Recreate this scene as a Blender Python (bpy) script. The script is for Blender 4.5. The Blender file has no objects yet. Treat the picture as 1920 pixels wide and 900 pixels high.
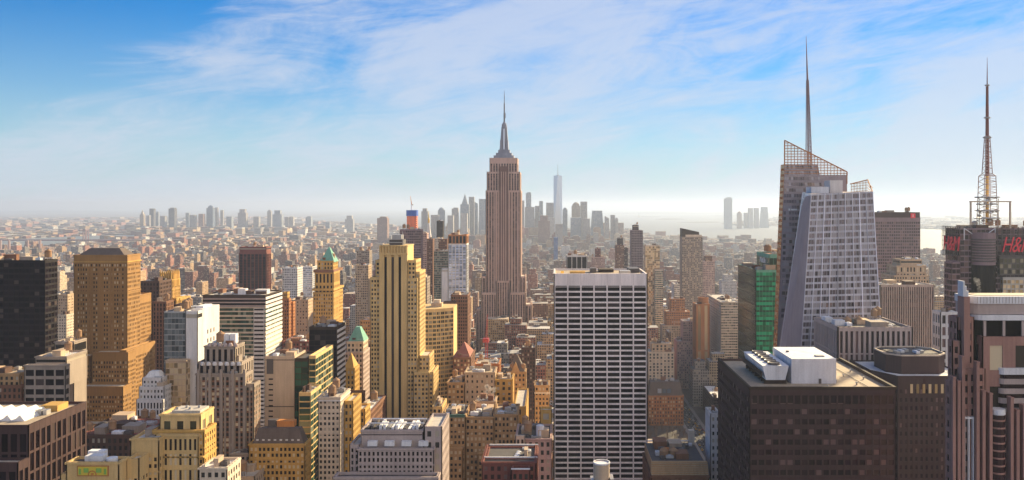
import bpy, math, random
import numpy as np
R = math.radians
random.seed(11); RNG = np.random.default_rng(11)
scene = bpy.context.scene
COL = scene.collection

# ------------------------------------------------------------------ camera
F, VX, VY, H = 1560.0, 1040.0, 388.0, 260.0      # focal length, vanishing point of the avenues (photo pixels), eye height
cam = bpy.data.cameras.new('camera'); camo = bpy.data.objects.new('camera', cam); COL.objects.link(camo)
camo.location = (0, 0, H); camo.rotation_euler = (R(90), 0, 0)
cam.sensor_width = 36; cam.lens = 36 * F / 1920
cam.shift_x = (960 - VX) / 1920; cam.shift_y = -(450 - VY) / 1920
cam.clip_start = 1; cam.clip_end = 120000
scene.camera = camo

# ------------------------------------------------------------------ sky, sun, exposure
SUN_AZ, SUN_EL = 38.0, 21.0                      # degrees right of the view axis, above the horizon
w = bpy.data.worlds.new('World'); scene.world = w; w.use_nodes = True
nt = w.node_tree; nt.nodes.clear()
def N(t, **kw):
    n = nt.nodes.new(t)
    for k, v in kw.items(): setattr(n, k, v)
    return n
def L(a, b): nt.links.new(a, b)
def val(x, sock):
    if hasattr(x, 'default_value') and hasattr(x, 'is_linked'): L(x, sock)
    else: sock.default_value = x
def M(op, a, b=None, c=None, clamp=False):
    n = N('ShaderNodeMath', operation=op, use_clamp=clamp)
    val(a, n.inputs[0])
    if b is not None: val(b, n.inputs[1])
    if c is not None: val(c, n.inputs[2])
    return n.outputs[0]
def MIX(f, a, b, bt='MIX'):
    n = N('ShaderNodeMix', data_type='RGBA', blend_type=bt)
    val(f, n.inputs[0])
    for x, i in ((a, 6), (b, 7)):
        if isinstance(x, tuple): n.inputs[i].default_value = (*x, 1) if len(x) == 3 else x
        else: L(x, n.inputs[i])
    return n.outputs[2]
def RAMP(f, a, b, lo=0.0, hi=1.0):
    n = N('ShaderNodeMapRange', clamp=True, interpolation_type='SMOOTHSTEP')
    val(f, n.inputs[0]); n.inputs[1].default_value = a; n.inputs[2].default_value = b
    n.inputs[3].default_value = lo; n.inputs[4].default_value = hi
    return n.outputs[0]
def NOISE(vec, scale, detail=4, rough=.5, dist=0.0):
    n = N('ShaderNodeTexNoise'); L(vec, n.inputs['Vector'])
    n.inputs['Scale'].default_value = scale; n.inputs['Detail'].default_value = detail
    n.inputs['Roughness'].default_value = rough; n.inputs['Distortion'].default_value = dist
    return n.outputs[0]
sky = N('ShaderNodeTexSky', sky_type='NISHITA', sun_disc=False, sun_elevation=R(SUN_EL), sun_rotation=R(SUN_AZ))
sky.air_density = 1.0; sky.dust_density = 0.0; sky.ozone_density = 3.0; sky.altitude = 260
tc = N('ShaderNodeTexCoord'); sep = N('ShaderNodeSeparateXYZ'); L(tc.outputs['Generated'], sep.inputs[0])
dx, dy, dz = sep.outputs
hs = N('ShaderNodeHueSaturation'); L(sky.outputs[0], hs.inputs['Color'])
hs.inputs['Saturation'].default_value = 1.9; hs.inputs['Value'].default_value = 1.0
tint = MIX(1.0, hs.outputs[0], (.62, .93, 1.12), 'MULTIPLY')
# thin cirrus: streaky noise over azimuth and elevation, a clear hole at the upper left, a pale veil low down
az = M('ARCTAN2', dx, dy)
def streaks(ka, kb, th, sc, det, ro, di):
    c = N('ShaderNodeCombineXYZ')
    L(M('MULTIPLY', M('ADD', M('MULTIPLY', az, math.cos(th)), M('MULTIPLY', dz, math.sin(th))), ka), c.inputs[0])
    L(M('MULTIPLY', M('SUBTRACT', M('MULTIPLY', dz, math.cos(th)), M('MULTIPLY', az, math.sin(th))), kb), c.inputs[1])
    return NOISE(c.outputs[0], sc, det, ro, di)
n1 = streaks(1.0, 2.8, .26, 3.4, 8, .62, .9)
n2 = streaks(1.0, 5.0, .16, 6.5, 10, .68, 1.3)
n3 = streaks(1.0, 2.2, .30, 1.6, 3, .5, .3)
cl = M('ADD', M('ADD', M('MULTIPLY', n1, .47), M('MULTIPLY', n2, .34)), M('MULTIPLY', n3, .45))
hole = RAMP(M('ADD', M('MULTIPLY', az, .8), M('MULTIPLY', dz, -1.25)), -.68, -.50, -.24, .0)
cover = M('ADD', M('ADD', hole, RAMP(az, -.55, .0, .02, .085)), RAMP(dy, .2, -.4, 0.0, 0.16))  # last term: extra cloud added behind the camera to whiten the fill light
cmask = RAMP(M('ADD', cl, cover), .53, .76)
veil = RAMP(dz, .0, .25, .86, 0.0)
skyv = MIX(veil, tint, (4.0, 5.5, 6.4))
back = RAMP(dy, .1, -.5)                              # bright warm clouds added in the unseen sky behind the camera as fill light
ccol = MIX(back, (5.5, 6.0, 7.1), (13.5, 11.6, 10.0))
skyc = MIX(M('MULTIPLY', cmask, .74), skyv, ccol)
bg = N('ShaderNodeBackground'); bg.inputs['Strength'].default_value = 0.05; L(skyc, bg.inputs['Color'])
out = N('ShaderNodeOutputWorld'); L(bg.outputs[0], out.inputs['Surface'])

sl = bpy.data.lights.new('sun', 'SUN'); sl.energy = 5.0; sl.angle = R(0.6); sl.color = (1.0, .80, .48)
so = bpy.data.objects.new('sun', sl); COL.objects.link(so); so.location = (0, 0, 900)
so.rotation_euler = (R(90 - SUN_EL), 0, R(180 - SUN_AZ))
vs = scene.view_settings; vs.view_transform = 'Standard'; vs.look = 'None'; vs.exposure = 1.25; vs.gamma = 1; vs.use_curve_mapping = False
scene.render.engine = 'CYCLES'
cy_ = scene.cycles
cy_.use_denoising = True
try: cy_.denoiser = 'OPENIMAGEDENOISE'; cy_.denoising_input_passes = 'RGB_ALBEDO_NORMAL'; cy_.denoising_prefilter = 'ACCURATE'
except Exception: pass
cy_.max_bounces = 5; cy_.diffuse_bounces = 2; cy_.glossy_bounces = 3; cy_.transmission_bounces = 3; cy_.volume_bounces = 1
cy_.transparent_max_bounces = 8; cy_.caustics_reflective = False; cy_.caustics_refractive = False
cy_.use_adaptive_sampling = True; cy_.adaptive_threshold = 0.02
HAZE_DENSITY = 0.62e-4

# ------------------------------------------------------------------ materials
MATS = {}
def newmat(name):
    global nt
    m = bpy.data.materials.new(name); m.use_nodes = True; nt = m.node_tree; nt.nodes.clear()
    o = N('ShaderNodeOutputMaterial'); p = N('ShaderNodeBsdfPrincipled'); L(p.outputs[0], o.inputs[0])
    MATS[name] = m
    return m, p
def pos():
    return N('ShaderNodeNewGeometry').outputs['Position']
def mapped(v, s):
    n = N('ShaderNodeMapping'); L(v, n.inputs[0]); n.inputs['Scale'].default_value = s
    return n.outputs[0]
def wallmat(name, c, rough=.85, var=.29, scale=.12, metal=0.0):
    m, p = newmat(name); P = pos()
    a = NOISE(mapped(P, (1, 1, .35)), scale, 5, .6); b = NOISE(mapped(P, (1.2, 1.2, .05)), .9, 3, .6); f = NOISE(P, 1.6, 3, .7)
    s = M('ADD', M('ADD', M('MULTIPLY', a, .5), M('MULTIPLY', b, .3)), M('MULTIPLY', f, .2))
    s = M('ADD', M('MULTIPLY', M('SUBTRACT', s, .5), var * 5), 1.0)
    n = N('ShaderNodeMix', data_type='RGBA', blend_type='MULTIPLY'); n.inputs[0].default_value = 1
    n.inputs[6].default_value = (*c, 1); L(s, n.inputs[7]); L(n.outputs[2], p.inputs['Base Color'])
    p.inputs['Roughness'].default_value = rough; p.inputs['Metallic'].default_value = metal; p.inputs['Specular IOR Level'].default_value = .25
    return m
def glassmat(name, c, blind_glint=(.42, .36, .28), prob=.22, rough=.08, metal=0.0, ior=1.32):  # pale panes stand for drawn blinds and for painted sky reflections
    m, p = newmat(name)
    oi = N('ShaderNodeObjectInfo'); g = N('ShaderNodeNewGeometry')
    r = M('FRACT', M('ADD', M('MULTIPLY', oi.outputs['Random'], 7.31), M('MULTIPLY', g.outputs['Random Per Island'], 13.7)))
    b = M('GREATER_THAN', r, 1 - prob)
    dim = M('ADD', M('MULTIPLY', M('FRACT', M('MULTIPLY', r, 9.7)), 1.1), .45)
    base = MIX(1.0, tuple(c), dim, 'MULTIPLY')
    L(MIX(b, base, tuple(blind_glint)), p.inputs['Base Color'])
    L(M('ADD', M('MULTIPLY', b, .25), rough), p.inputs['Roughness'])
    p.inputs['Metallic'].default_value = metal; p.inputs['IOR'].default_value = ior
    bp = N('ShaderNodeBump'); bp.inputs['Strength'].default_value = .06; bp.inputs['Distance'].default_value = .5
    L(NOISE(pos(), .35, 2), bp.inputs['Height']); L(bp.outputs[0], p.inputs['Normal'])
    return m
def plain(name, c, rough=.6, metal=0.0):
    m, p = newmat(name); p.inputs['Base Color'].default_value = (*c, 1); p.inputs['Roughness'].default_value = rough; p.inputs['Metallic'].default_value = metal
    return m
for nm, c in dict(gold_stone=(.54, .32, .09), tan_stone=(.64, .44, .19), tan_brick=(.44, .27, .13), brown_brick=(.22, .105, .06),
                  red_brick=(.20, .065, .05), dark_brick=(.10, .055, .04), beige=(.53, .38, .25), pale_stone=(.62, .51, .39), white_stone=(.68, .64, .61),
                  grey_stone=(.33, .265, .215), concrete=(.50, .38, .27), rose_stone=(.50, .335, .285), pink_granite=(.34, .185, .15), grey_pink=(.44, .35, .32),
                  white_metal=(.72, .71, .72), umber=(.066, .036, .034), black_stone=(.010, .006, .008), bronze=(.045, .026, .016), orange_stone=(.46, .19, .07), mauve=(.25, .175, .19),
                  travertine=(.86, .76, .72), fin_stone=(.46, .36, .32), ochre_stone=(.35, .19, .065), plum_spandrel=(.15, .075, .065), facade_metal=(.52, .51, .56), crown_metal=(.25, .26, .32), slate_mauve=(.33, .275, .29)).items():
    wallmat(nm, c)
for nm, c in dict(roof_light=(.52, .47, .40), roof_tan=(.42, .33, .23), roof_tar=(.10, .09, .085), roof_white=(.72, .70, .68), roof_slate=(.13, .10, .085), copper=(.16, .36, .28),
                  roof_red=(.28, .10, .07), tank_wood=(.34, .20, .11)).items():
    wallmat(nm, c, var=.35, scale=.25)
wallmat('steel', (.42, .40, .38), .45, .2, metal=.5); wallmat('aluminium', (.62, .62, .64), .4, .12, metal=.6); wallmat('dark_steel', (.10, .085, .08), .5, .2)
wallmat('gilt', (.75, .46, .10), .35, .2, metal=.7); plain('red_paint', (.38, .03, .035), .5); plain('sign_red', (.80, .02, .05), .5); plain('white_paint', (.8, .8, .8), .5)
wallmat('orange_net', (.78, .16, .05)); wallmat('blue_net', (.03, .10, .42)); wallmat('orange_metal', (.55, .22, .06))
glassmat('glass', (.030, .028, .026)); glassmat('glass_bright', (.035, .028, .022), (.62, .50, .33), .34); glassmat('glass_dark', (.012, .008, .010), (.07, .05, .045), .10, .12, 0.0, 1.14)
glassmat('glass_plum', (.030, .014, .016), (.17, .10, .09), .22); glassmat('glass_green', (.03, .075, .06), (.20, .24, .18), .25, .05, .25)
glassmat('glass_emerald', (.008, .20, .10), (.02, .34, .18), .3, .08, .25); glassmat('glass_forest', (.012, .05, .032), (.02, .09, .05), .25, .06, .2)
glassmat('glass_sky', (.42, .50, .62), (.55, .60, .68), .3, .10, .55); glassmat('glass_silver', (.76, .75, .83), (.80, .78, .84), .3, .14, .12)
glassmat('glass_slate', (.10, .12, .13), (.17, .18, .18), .3, .06, .35)
glassmat('glass_smoke', (.15, .125, .14), (.33, .31, .34), .35, .07, .4)
glassmat('glass_black', (.010, .007, .008), (.05, .038, .035), .22, .08, 0.0, 1.2); glassmat('glass_amber', (.42, .30, .15), (.65, .5, .3), .4, .12, .6)
glassmat('glass_olive', (.07, .065, .035), (.30, .26, .17), .35, .06, .2); glassmat('glass_blue', (.40, .47, .66), (.6, .65, .8), .3, .15, .3)

def citymat():
    m, p = newmat('city_masonry')
    at = N('ShaderNodeAttribute', attribute_name='Col'); g = N('ShaderNodeNewGeometry')
    sp = N('ShaderNodeSeparateXYZ'); L(g.outputs['Position'], sp.inputs[0]); sn = N('ShaderNodeSeparateXYZ'); L(g.outputs['True Normal'], sn.inputs[0])
    ax = M('ABSOLUTE', sn.outputs[0]); side = M('GREATER_THAN', ax, .5); up = M('GREATER_THAN', M('ABSOLUTE', sn.outputs[2]), .5)
    u = M('ADD', M('MULTIPLY', sp.outputs[1], side), M('MULTIPLY', sp.outputs[0], M('SUBTRACT', 1.0, side)))
    fu = M('FRACT', M('DIVIDE', u, 2.9)); fv = M('FRACT', M('DIVIDE', sp.outputs[2], 3.5))
    win = M('MULTIPLY', M('MULTIPLY', M('GREATER_THAN', fu, .42), M('GREATER_THAN', fv, .42)), M('SUBTRACT', 1.0, up))
    a = NOISE(mapped(g.outputs['Position'], (1, 1, .3)), .1, 5, .65)
    f2 = NOISE(mapped(g.outputs['Position'], (1, 1, 1)), .45, 3, .7)
    s = M('ADD', M('MULTIPLY', M('ADD', a, M('MULTIPLY', f2, .6)), .9), .28)
    base = MIX(1.0, at.outputs['Color'], s, 'MULTIPLY')
    cell = N('ShaderNodeTexWhiteNoise'); 
    cc = N('ShaderNodeCombineXYZ'); L(M('FLOOR', M('DIVIDE', u, 2.9)), cc.inputs[0]); L(M('FLOOR', M('DIVIDE', sp.outputs[2], 3.5)), cc.inputs[1]); L(side, cc.inputs[2]); L(cc.outputs[0], cell.inputs[0])
    wc = MIX(M('GREATER_THAN', cell.outputs[0], .78), (.03, .028, .026), (.40, .34, .26))
    L(MIX(win, base, wc), p.inputs['Base Color'])
    L(M('SUBTRACT', .88, M('MULTIPLY', win, .7)), p.inputs['Roughness'])
    bp = N('ShaderNodeBump'); bp.inputs['Distance'].default_value = .3; bp.inputs['Strength'].default_value = .6; L(M('SUBTRACT', 1.0, win), bp.inputs['Height']); L(bp.outputs[0], p.inputs['Normal'])
    return m
citymat()
def groundmat():
    m, p = newmat('land'); P = pos()
    a = NOISE(P, .004, 6, .6); b = NOISE(P, .03, 5, .7)
    L(MIX(RAMP(M('ADD', M('MULTIPLY', a, .6), M('MULTIPLY', b, .4)), .35, .65), (.07, .062, .055), (.16, .13, .11)), p.inputs['Base Color']); p.inputs['Roughness'].default_value = .95
def watermat():
    m, p = newmat('water'); P = pos()
    p.inputs['Base Color'].default_value = (.20, .21, .19, 1); p.inputs['Roughness'].default_value = .5; p.inputs['IOR'].default_value = 1.33  # pale base colour stands in for sun glitter on the water
    bp = N('ShaderNodeBump'); bp.inputs['Strength'].default_value = .15; bp.inputs['Distance'].default_value = 1.5
    L(NOISE(mapped(P, (1, .6, 1)), .02, 6, .7), bp.inputs['Height']); L(bp.outputs[0], p.inputs['Normal'])
groundmat(); watermat(); wallmat('asphalt', (.05, .048, .047), .9, .3, .3); wallmat('pavement', (.24, .22, .20), .9, .3, .3); wallmat('bark', (.11, .075, .055)); wallmat('twigs', (.16, .105, .075))
wallmat('far_land', (.10, .10, .095), .95, .4, .003)

# ------------------------------------------------------------------ mesh builders
def wx(px, Y): return (px - VX) * Y / F
def wz(py, Y): return H - (py - VY) * Y / F
HEXF = np.array([[3, 2, 1, 0], [4, 5, 6, 7], [0, 1, 5, 4], [1, 2, 6, 5], [2, 3, 7, 6], [3, 0, 4, 7]])
def box8(x0, x1, y0, y1, z0, z1):
    return np.array([[x0, y0, z0], [x1, y0, z0], [x1, y1, z0], [x0, y1, z0], [x0, y0, z1], [x1, y0, z1], [x1, y1, z1], [x0, y1, z1]], float)
def hexes_mesh(name, hx, polys=(), off=(0, 0, 0)):
    vs_, fs = [], []
    n = 0
    if len(hx):
        a = np.asarray(hx, float).reshape(-1, 8, 3); k = len(a)
        vs_.append((a.reshape(-1, 3) - np.array(off))); fs += (HEXF[None] + (np.arange(k) * 8)[:, None, None]).reshape(-1, 4).tolist(); n = k * 8
    for v, f in polys:
        vs_.append(np.asarray(v, float) - np.array(off)); fs += [[i + n for i in q] for q in f]; n += len(v)
    me = bpy.data.meshes.new(name)
    me.from_pydata(np.concatenate(vs_).tolist(), [], fs); me.update()
    return me
def link(name, data, parent=None, loc=(0, 0, 0)):
    o = bpy.data.objects.new(name, data); o.location = loc; o.parent = parent; COL.objects.link(o); return o
def tube(p0, p1, r0, r1=None, n=6):
    p0, p1 = np.array(p0, float), np.array(p1, float); r1 = r0 if r1 is None else r1
    d = (p1 - p0) / np.linalg.norm(p1 - p0); a = np.cross(d, [0, 0, 1.0] if abs(d[2]) < .9 else [1.0, 0, 0]); a /= np.linalg.norm(a); b = np.cross(d, a)
    t = [2 * math.pi * (i + .5) / n for i in range(n)]
    v = [p0 + r0 * (math.cos(q) * a + math.sin(q) * b) for q in t] + [p1 + r1 * (math.cos(q) * a + math.sin(q) * b) for q in t]
    return (v, [[i, (i + 1) % n, n + (i + 1) % n, n + i] for i in range(n)] + [list(range(n))[::-1], list(range(n, 2 * n))])
def lathe(c, prof, n=16):
    v, f = [], []
    for r, z in prof:
        v += [(c[0] + max(r, .01) * math.cos(2 * math.pi * (i + .5) / n), c[1] + max(r, .01) * math.sin(2 * math.pi * (i + .5) / n), c[2] + z) for i in range(n)]
    for k in range(len(prof) - 1):
        f += [[k * n + i, k * n + (i + 1) % n, (k + 1) * n + (i + 1) % n, (k + 1) * n + i] for i in range(n)]
    f += [list(range(n))[::-1], list(range((len(prof) - 1) * n, len(prof) * n))]
    return (v, f)
def pyramid(x0, x1, y0, y1, z0, z1, tx=.5, ty=.5):
    """hipped roof: tx, ty = share of the width and depth left flat on top"""
    cx_, cy2 = (x0 + x1) / 2, (y0 + y1) / 2; a, b = (x1 - x0) / 2 * tx, (y1 - y0) / 2 * ty
    h = box8(x0, x1, y0, y1, z0, z1); h[4:, 0] = [cx_ - a, cx_ + a, cx_ + a, cx_ - a]; h[4:, 1] = [cy2 - b, cy2 - b, cy2 + b, cy2 + b]
    return h
def S(wall, cw=3.2, fh=3.6, pf=.45, sf=.42, sp=None, gl='glass', ind=0, top=2.0, dep=.4, lip=True):
    return dict(wall=wall, cw=cw, fh=fh, pf=pf, sf=sf, sp=sp, gl=gl, ind=ind, top=top, dep=dep, lip=lip)
FOOT = []                                     # footprints and picture boxes of everything named, for the city fabric to keep clear of
UNIT = {}
def text_mesh(name, cu, mat):
    t = bpy.data.objects.new('lettering_source', cu); COL.objects.link(t); bpy.context.view_layer.update()
    me = bpy.data.meshes.new_from_object(t.evaluated_get(bpy.context.evaluated_depsgraph_get())); me.name = name
    bpy.data.objects.remove(t); bpy.data.curves.remove(cu)
    if not me.materials: me.materials.append(MATS[mat])
    return me
class Bld:
    def __init__(s, name, label, cat='building', group=None):
        s.name, s.label, s.cat, s.group = name, label, cat, group
        s.parts = {}; s.wins = []; s.blocks = []; s.subs = []; s.lo = None
    def add(s, part, mat, hx=None, poly=None):
        p = s.parts.setdefault((part, mat), ([], []))
        if hx is not None: p[0].append(hx)
        if poly is not None: p[1].append(poly)
    def box(s, part, mat, *a): s.add(part, mat, box8(*a))
    def sep(s, part, mat, hx=(), poly=()): s.subs.append((part, mat, list(hx), list(poly)))     # a repeat: one mesh of its own each
    def facade(s, q, st, vis=True, z_top=None):
        """q = bl, br, tr, tl corners seen from outside"""
        q = np.asarray(q, float); Lb = np.linalg.norm(q[1] - q[0]); hgt = np.linalg.norm(q[3] - q[0])
        n = np.cross(q[1] - q[0], q[3] - q[0]); n /= np.linalg.norm(n)
        cols = max(1, round(Lb / st['cw'])); tv = min(.5, st['top'] / hgt); rows = max(1, round(hgt * (1 - tv) / st['fh']))
        pu, sv = st['pf'] / cols, st['sf'] * (1 - tv) / rows; d = st['dep']
        def pt(u, v, k): return (q[0] * (1 - u) * (1 - v) + q[1] * u * (1 - v) + q[2] * u * v + q[3] * (1 - u) * v) + n * k
        def hx(u0, u1, v0, v1, k0, k1): return np.array([pt(u0, v0, k0), pt(u1, v0, k0), pt(u1, v1, k0), pt(u0, v1, k0), pt(u0, v0, k1), pt(u1, v0, k1), pt(u1, v1, k1), pt(u0, v1, k1)])
        e = d / Lb
        if st['pf'] > 0:
            for i in range(cols + 1):
                c = i / cols; a, b = c - pu / 2, c + pu / 2
                if i == 0: a = -e
                if i == cols: b = 1 + e
                s.add('wall', st['wall'], hx(a, b, 0, 1, 0, d))
        spm = st['sp'] or st['wall']; part = 'spandrel' if st['sp'] else 'wall'
        for j in range(rows):
            v = j * (1 - tv) / rows
            if st['sf'] > 0: s.add(part, spm, hx(0, 1, v, v + sv, 0, d - .08))
            for i in range(cols):
                pane = hx(i / cols + pu / 2, (i + 1) / cols - pu / 2, v + sv, v + (1 - tv) / rows, .02, .10)
                s.wins.append((0 if vis else 1, -pane[0][2], pane, st))
        s.add('wall', st['wall'], hx(0, 1, 1 - tv, 1, 0, d - .04))
    def blk(s, x0, x1, yt, Y, D=None, xs=None, st=None, zb=0.0, roof='roof_light', clutter=0, yb=None, vis_side=True):
        """a block whose north face spans photo columns x0..x1 with its top edge at row yt, Y metres away"""
        if xs is not None: D = Y * (((x1 if x1 < VX else x0) - VX) / (xs - VX) - 1)
        X0, X1, z1 = wx(x0, Y), wx(x1, Y), wz(yt, Y)
        if yb is not None: zb = wz(yb, Y)
        return s.wblk(X0, X1, Y, Y + D, zb, z1, st, roof, clutter)
    def wblk(s, X0, X1, Y0, Y1, zb, z1, st, roof='roof_light', clutter=0):
        d = st['dep']
        s.blocks.append((X0, X1, Y0, Y1, zb, z1))
        rp = 1.1 if st['lip'] else 0.0
        s.box('wall', st['wall'], X0, X1, Y0, Y1, zb, z1 - rp)
        s.facade([(X0, Y0, zb), (X1, Y0, zb), (X1, Y0, z1), (X0, Y0, z1)], st)
        s.facade([(X1, Y0, zb), (X1, Y1, zb), (X1, Y1, z1), (X1, Y0, z1)], st, X1 < 5)
        s.facade([(X0, Y1, zb), (X0, Y0, zb), (X0, Y0, z1), (X0, Y1, z1)], st, X0 > -5)
        if rp:
            t = .45
            s.box('wall', st['wall'], X0, X1, Y0, Y0 + t, z1 - rp, z1 + .06); s.box('wall', st['wall'], X0, X1, Y1 - t, Y1, z1 - rp, z1 + .06)
            s.box('wall', st['wall'], X0, X0 + t, Y0 + t, Y1 - t, z1 - rp, z1 + .06); s.box('wall', st['wall'], X1 - t, X1, Y0 + t, Y1 - t, z1 - rp, z1 + .06)
            s.box('roof', roof, X0 + t, X1 - t, Y0 + t, Y1 - t, z1 - rp - .3, z1 - rp + .05)
        if rp and X1 - X0 > 9 and st['wall'] in ('gold_stone', 'tan_stone', 'tan_brick', 'beige', 'brown_brick', 'pale_stone', 'ochre_stone', 'grey_stone', 'rose_stone', 'red_brick', 'orange_stone', 'grey_pink') and st['dep'] < .6 and s.name != 'gold_deco_tower':
            for zz, hh, e in ((z1 - .1, .75, .35), (z1 - 2 * st['fh'] - st['top'], .5, .2), (z1 - 6 * st['fh'] - st['top'], .5, .2)):
                if zz < zb + 8: continue
                o_ = d + e
                s.box('wall', st['wall'], X0 - o_, X1 + o_, Y0 - o_, Y0 - d - .01, zz - hh, zz); s.box('wall', st['wall'], X0 - o_, X0 - d - .01, Y0 - d - .01, Y1, zz - hh, zz); s.box('wall', st['wall'], X1 + d + .01, X1 + o_, Y0 - d - .01, Y1, zz - hh, zz)
        zr = z1 - rp + .05
        if clutter or (st['lip'] and st['top'] < 6.5 and (X1 - X0) * (Y1 - Y0) > 70 and (X1 - X0) > 9 and (Y1 - Y0) > 10 and not s.name.startswith(('dark_slab_with', 'pink_granite', 'spired', 'slanted', 'white_gridded', 'grey_pink_stone', 'yellow_stone', 'brown_corner', 'mosaic', 'dark_red', 'shadowed'))): s.clutter(X0, X1, Y0, Y1, zr, clutter + 5)
        return X0, X1, Y0, Y1, zr
    def clutter(s, X0, X1, Y0, Y1, z, n, seed=None):
        r = random.Random(seed if seed is not None else int(X0 * 7 + Y0 * 13))
        W, D = X1 - X0, Y1 - Y0
        taken = []
        for k in range(n):
            for _ in range(12):
                kind = r.random() if k else 0
                a, b, h = (min(9, W * r.uniform(.16, .32)), min(9, D * r.uniform(.2, .4)), r.uniform(2.2, 4.2)) if kind < .3 else (min(W * .3, r.uniform(2, 6)), min(D * .3, r.uniform(2, 5)), r.uniform(1, 2.6))
                x, y = X0 + 1 + r.random() * max(.1, W - a - 2), Y0 + 1 + r.random() * max(.1, D - b - 2)
                if any(x < t[1] + .4 and x + a > t[0] - .4 and y < t[3] + .4 and y + b > t[2] - .4 for t in taken): continue
                taken.append((x, x + a, y, y + b))
                if kind < .3: s.sep('roof_hut', r.choice(['concrete', 'grey_stone', 'beige', 'brown_brick', 'dark_brick']), [box8(x, x + a, y, y + b, z, z + h), box8(x - .15, x + a + .15, y - .15, y + b + .15, z + h, z + h + .25)])
                elif kind < .42 and min(W, D) > 9: s.tank(x + 2, y + 2, z, r.uniform(1.7, 2.3))
                elif kind < .6: s.sep('duct', 'steel', [box8(x, x + a * 1.4, y, y + .9, z + .3, z + 1.3), box8(x, x + .9, y + .9, y + b, z + .3, z + 1.3)])
                else: s.sep('rooftop_unit', r.choice(['aluminium', 'steel', 'white_metal', 'dark_steel']), [box8(x, x + a, y, y + b, z + .25, z + h)], [lathe((x + a / 2, y + b / 2, z + h), [(min(a, b) * .32, 0), (min(a, b) * .32, .35), (min(a, b) * .2, .4)], 10)])
                break
    def tank(s, x, y, z, r):
        legs = [tube((x + r * .7 * i, y + r * .7 * j, z), (x + r * .7 * i, y + r * .7 * j, z + 2.6), .12, n=4) for i in (-1, 1) for j in (-1, 1)]
        s.sep('water_tank', 'tank_wood', (), [lathe((x, y, z + 2.6), [(r, 0), (r, r * 1.9), (r * 1.12, r * 1.9), (.05, r * 2.7)], 14)] + legs)
    def done(s, kind=None):
        allv = [np.asarray(h) for p in s.parts.values() for h in p[0]] + [np.asarray(v, float) for p in s.parts.values() for v, f in p[1]]
        allv += [np.asarray(h) for t in s.subs for h in t[2]] + [np.asarray(v, float) for t in s.subs for v, f in t[3]]
        a = np.concatenate([x.reshape(-1, 3) for x in allv]); lo, hi = a.min(0), a.max(0)
        loc = ((lo[0] + hi[0]) / 2, (lo[1] + hi[1]) / 2, lo[2])
        root = link(s.name, None, None, loc); root['label'] = s.label; root['category'] = s.cat
        if s.group: root['group'] = s.group
        if kind: root['kind'] = kind
        for (part, mat), (hx, po) in s.parts.items():
            me = hexes_mesh(part, hx, po, loc); me.materials.append(MATS[mat]); link(part, me, root)
        for part, mat, hx, po in s.subs:
            me = hexes_mesh(part, hx, po, loc); me.materials.append(MATS[mat]); link(part, me, root)
        s.wins.sort(key=lambda t: (t[0], t[1]))
        cnt = 0; rest = {}
        for v, z, pane, st in s.wins:
            if v == 0 and cnt < st['ind']:
                c = pane.mean(0); rel = pane - c; key = (st['gl'], tuple(np.round(rel, 3).ravel()))
                me = UNIT.get(key)
                if me is None:
                    me = hexes_mesh('window', [rel]); me.materials.append(MATS[st['gl']]); UNIT[key] = me
                link('window', me, root, tuple(c - np.array(loc))); cnt += 1
            else: rest.setdefault(st['gl'], []).append(pane)
        for g, ps in rest.items():
            me = hexes_mesh('window', ps, (), loc); me.materials.append(MATS[g]); o = link('window', me, root); o['kind'] = 'stuff'
        for b in s.blocks: FOOT.append(b)
        return root
def single(name, label, cat, mat, hx=(), poly=(), group=None, kind=None):
    a = np.concatenate([np.asarray(h).reshape(-1, 3) for h in hx] + [np.asarray(v, float) for v, f in poly]); lo, hi = a.min(0), a.max(0)
    loc = ((lo[0] + hi[0]) / 2, (lo[1] + hi[1]) / 2, lo[2])
    me = hexes_mesh(name, hx, poly, loc); me.materials.append(MATS[mat]); o = link(name, me, None, loc)
    if kind != 'structure': o['label'] = label; o['category'] = cat
    if group: o['group'] = group
    if kind: o['kind'] = kind
    return o

# ------------------------------------------------------------------ ground, water, roads, air
def gp(px, py, z=0.0):
    Y = (H - z) * F / (py - VY); return (wx(px, Y), Y)
def sheet(name, pts, z, mat, t=None):
    """flat polygon in plan"""
    me = bpy.data.meshes.new(name); me.from_pydata([(x, y, z) for x, y in pts], [], [list(range(len(pts)))]); me.update()
    me.materials.append(MATS[mat]); o = link(name, me); o['kind'] = 'structure'; return o
sheet('ground', [(-55000, -3000), (55000, -3000), (55000, 62000), (-55000, 62000)], 0, 'land')
EAST = [gp(*p) for p in [(-420, 492), (0, 474), (60, 468), (110, 461), (160, 456), (195, 452), (246, 449), (252, 441), (190, 441.5), (120, 444), (60, 447), (0, 450), (-420, 455)]]
EAST2 = [gp(*p) for p in [(560, 412), (700, 421), (800, 428), (912, 436), (1000, 436), (1000, 403), (800, 402), (640, 403)]]
BAY = [gp(*p) for p in [(1000, 430), (1140, 432), (1186, 432), (1235, 442), (1290, 449), (1340, 450), (1400, 452), (1470, 459), (1560, 462), (1660, 468), (1730, 476), (1770, 488), (1900, 520), (2300, 600)]] + [(1600, -2800), (2950, -2800)] + \
      [gp(*p) for p in [(2300, 500), (1900, 442), (1770, 431), (1700, 428), (1560, 423), (1467, 424), (1420, 425.5), (1360, 422), (1352, 419), (1440, 411), (1460, 405), (1400, 400), (1300, 398.2), (1200, 397), (1000, 396.8)]]
sheet('river_water', EAST, .6, 'water'); sheet('harbour_water', EAST2, .6, 'water'); sheet('bay_water', BAY, .6, 'water')
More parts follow.
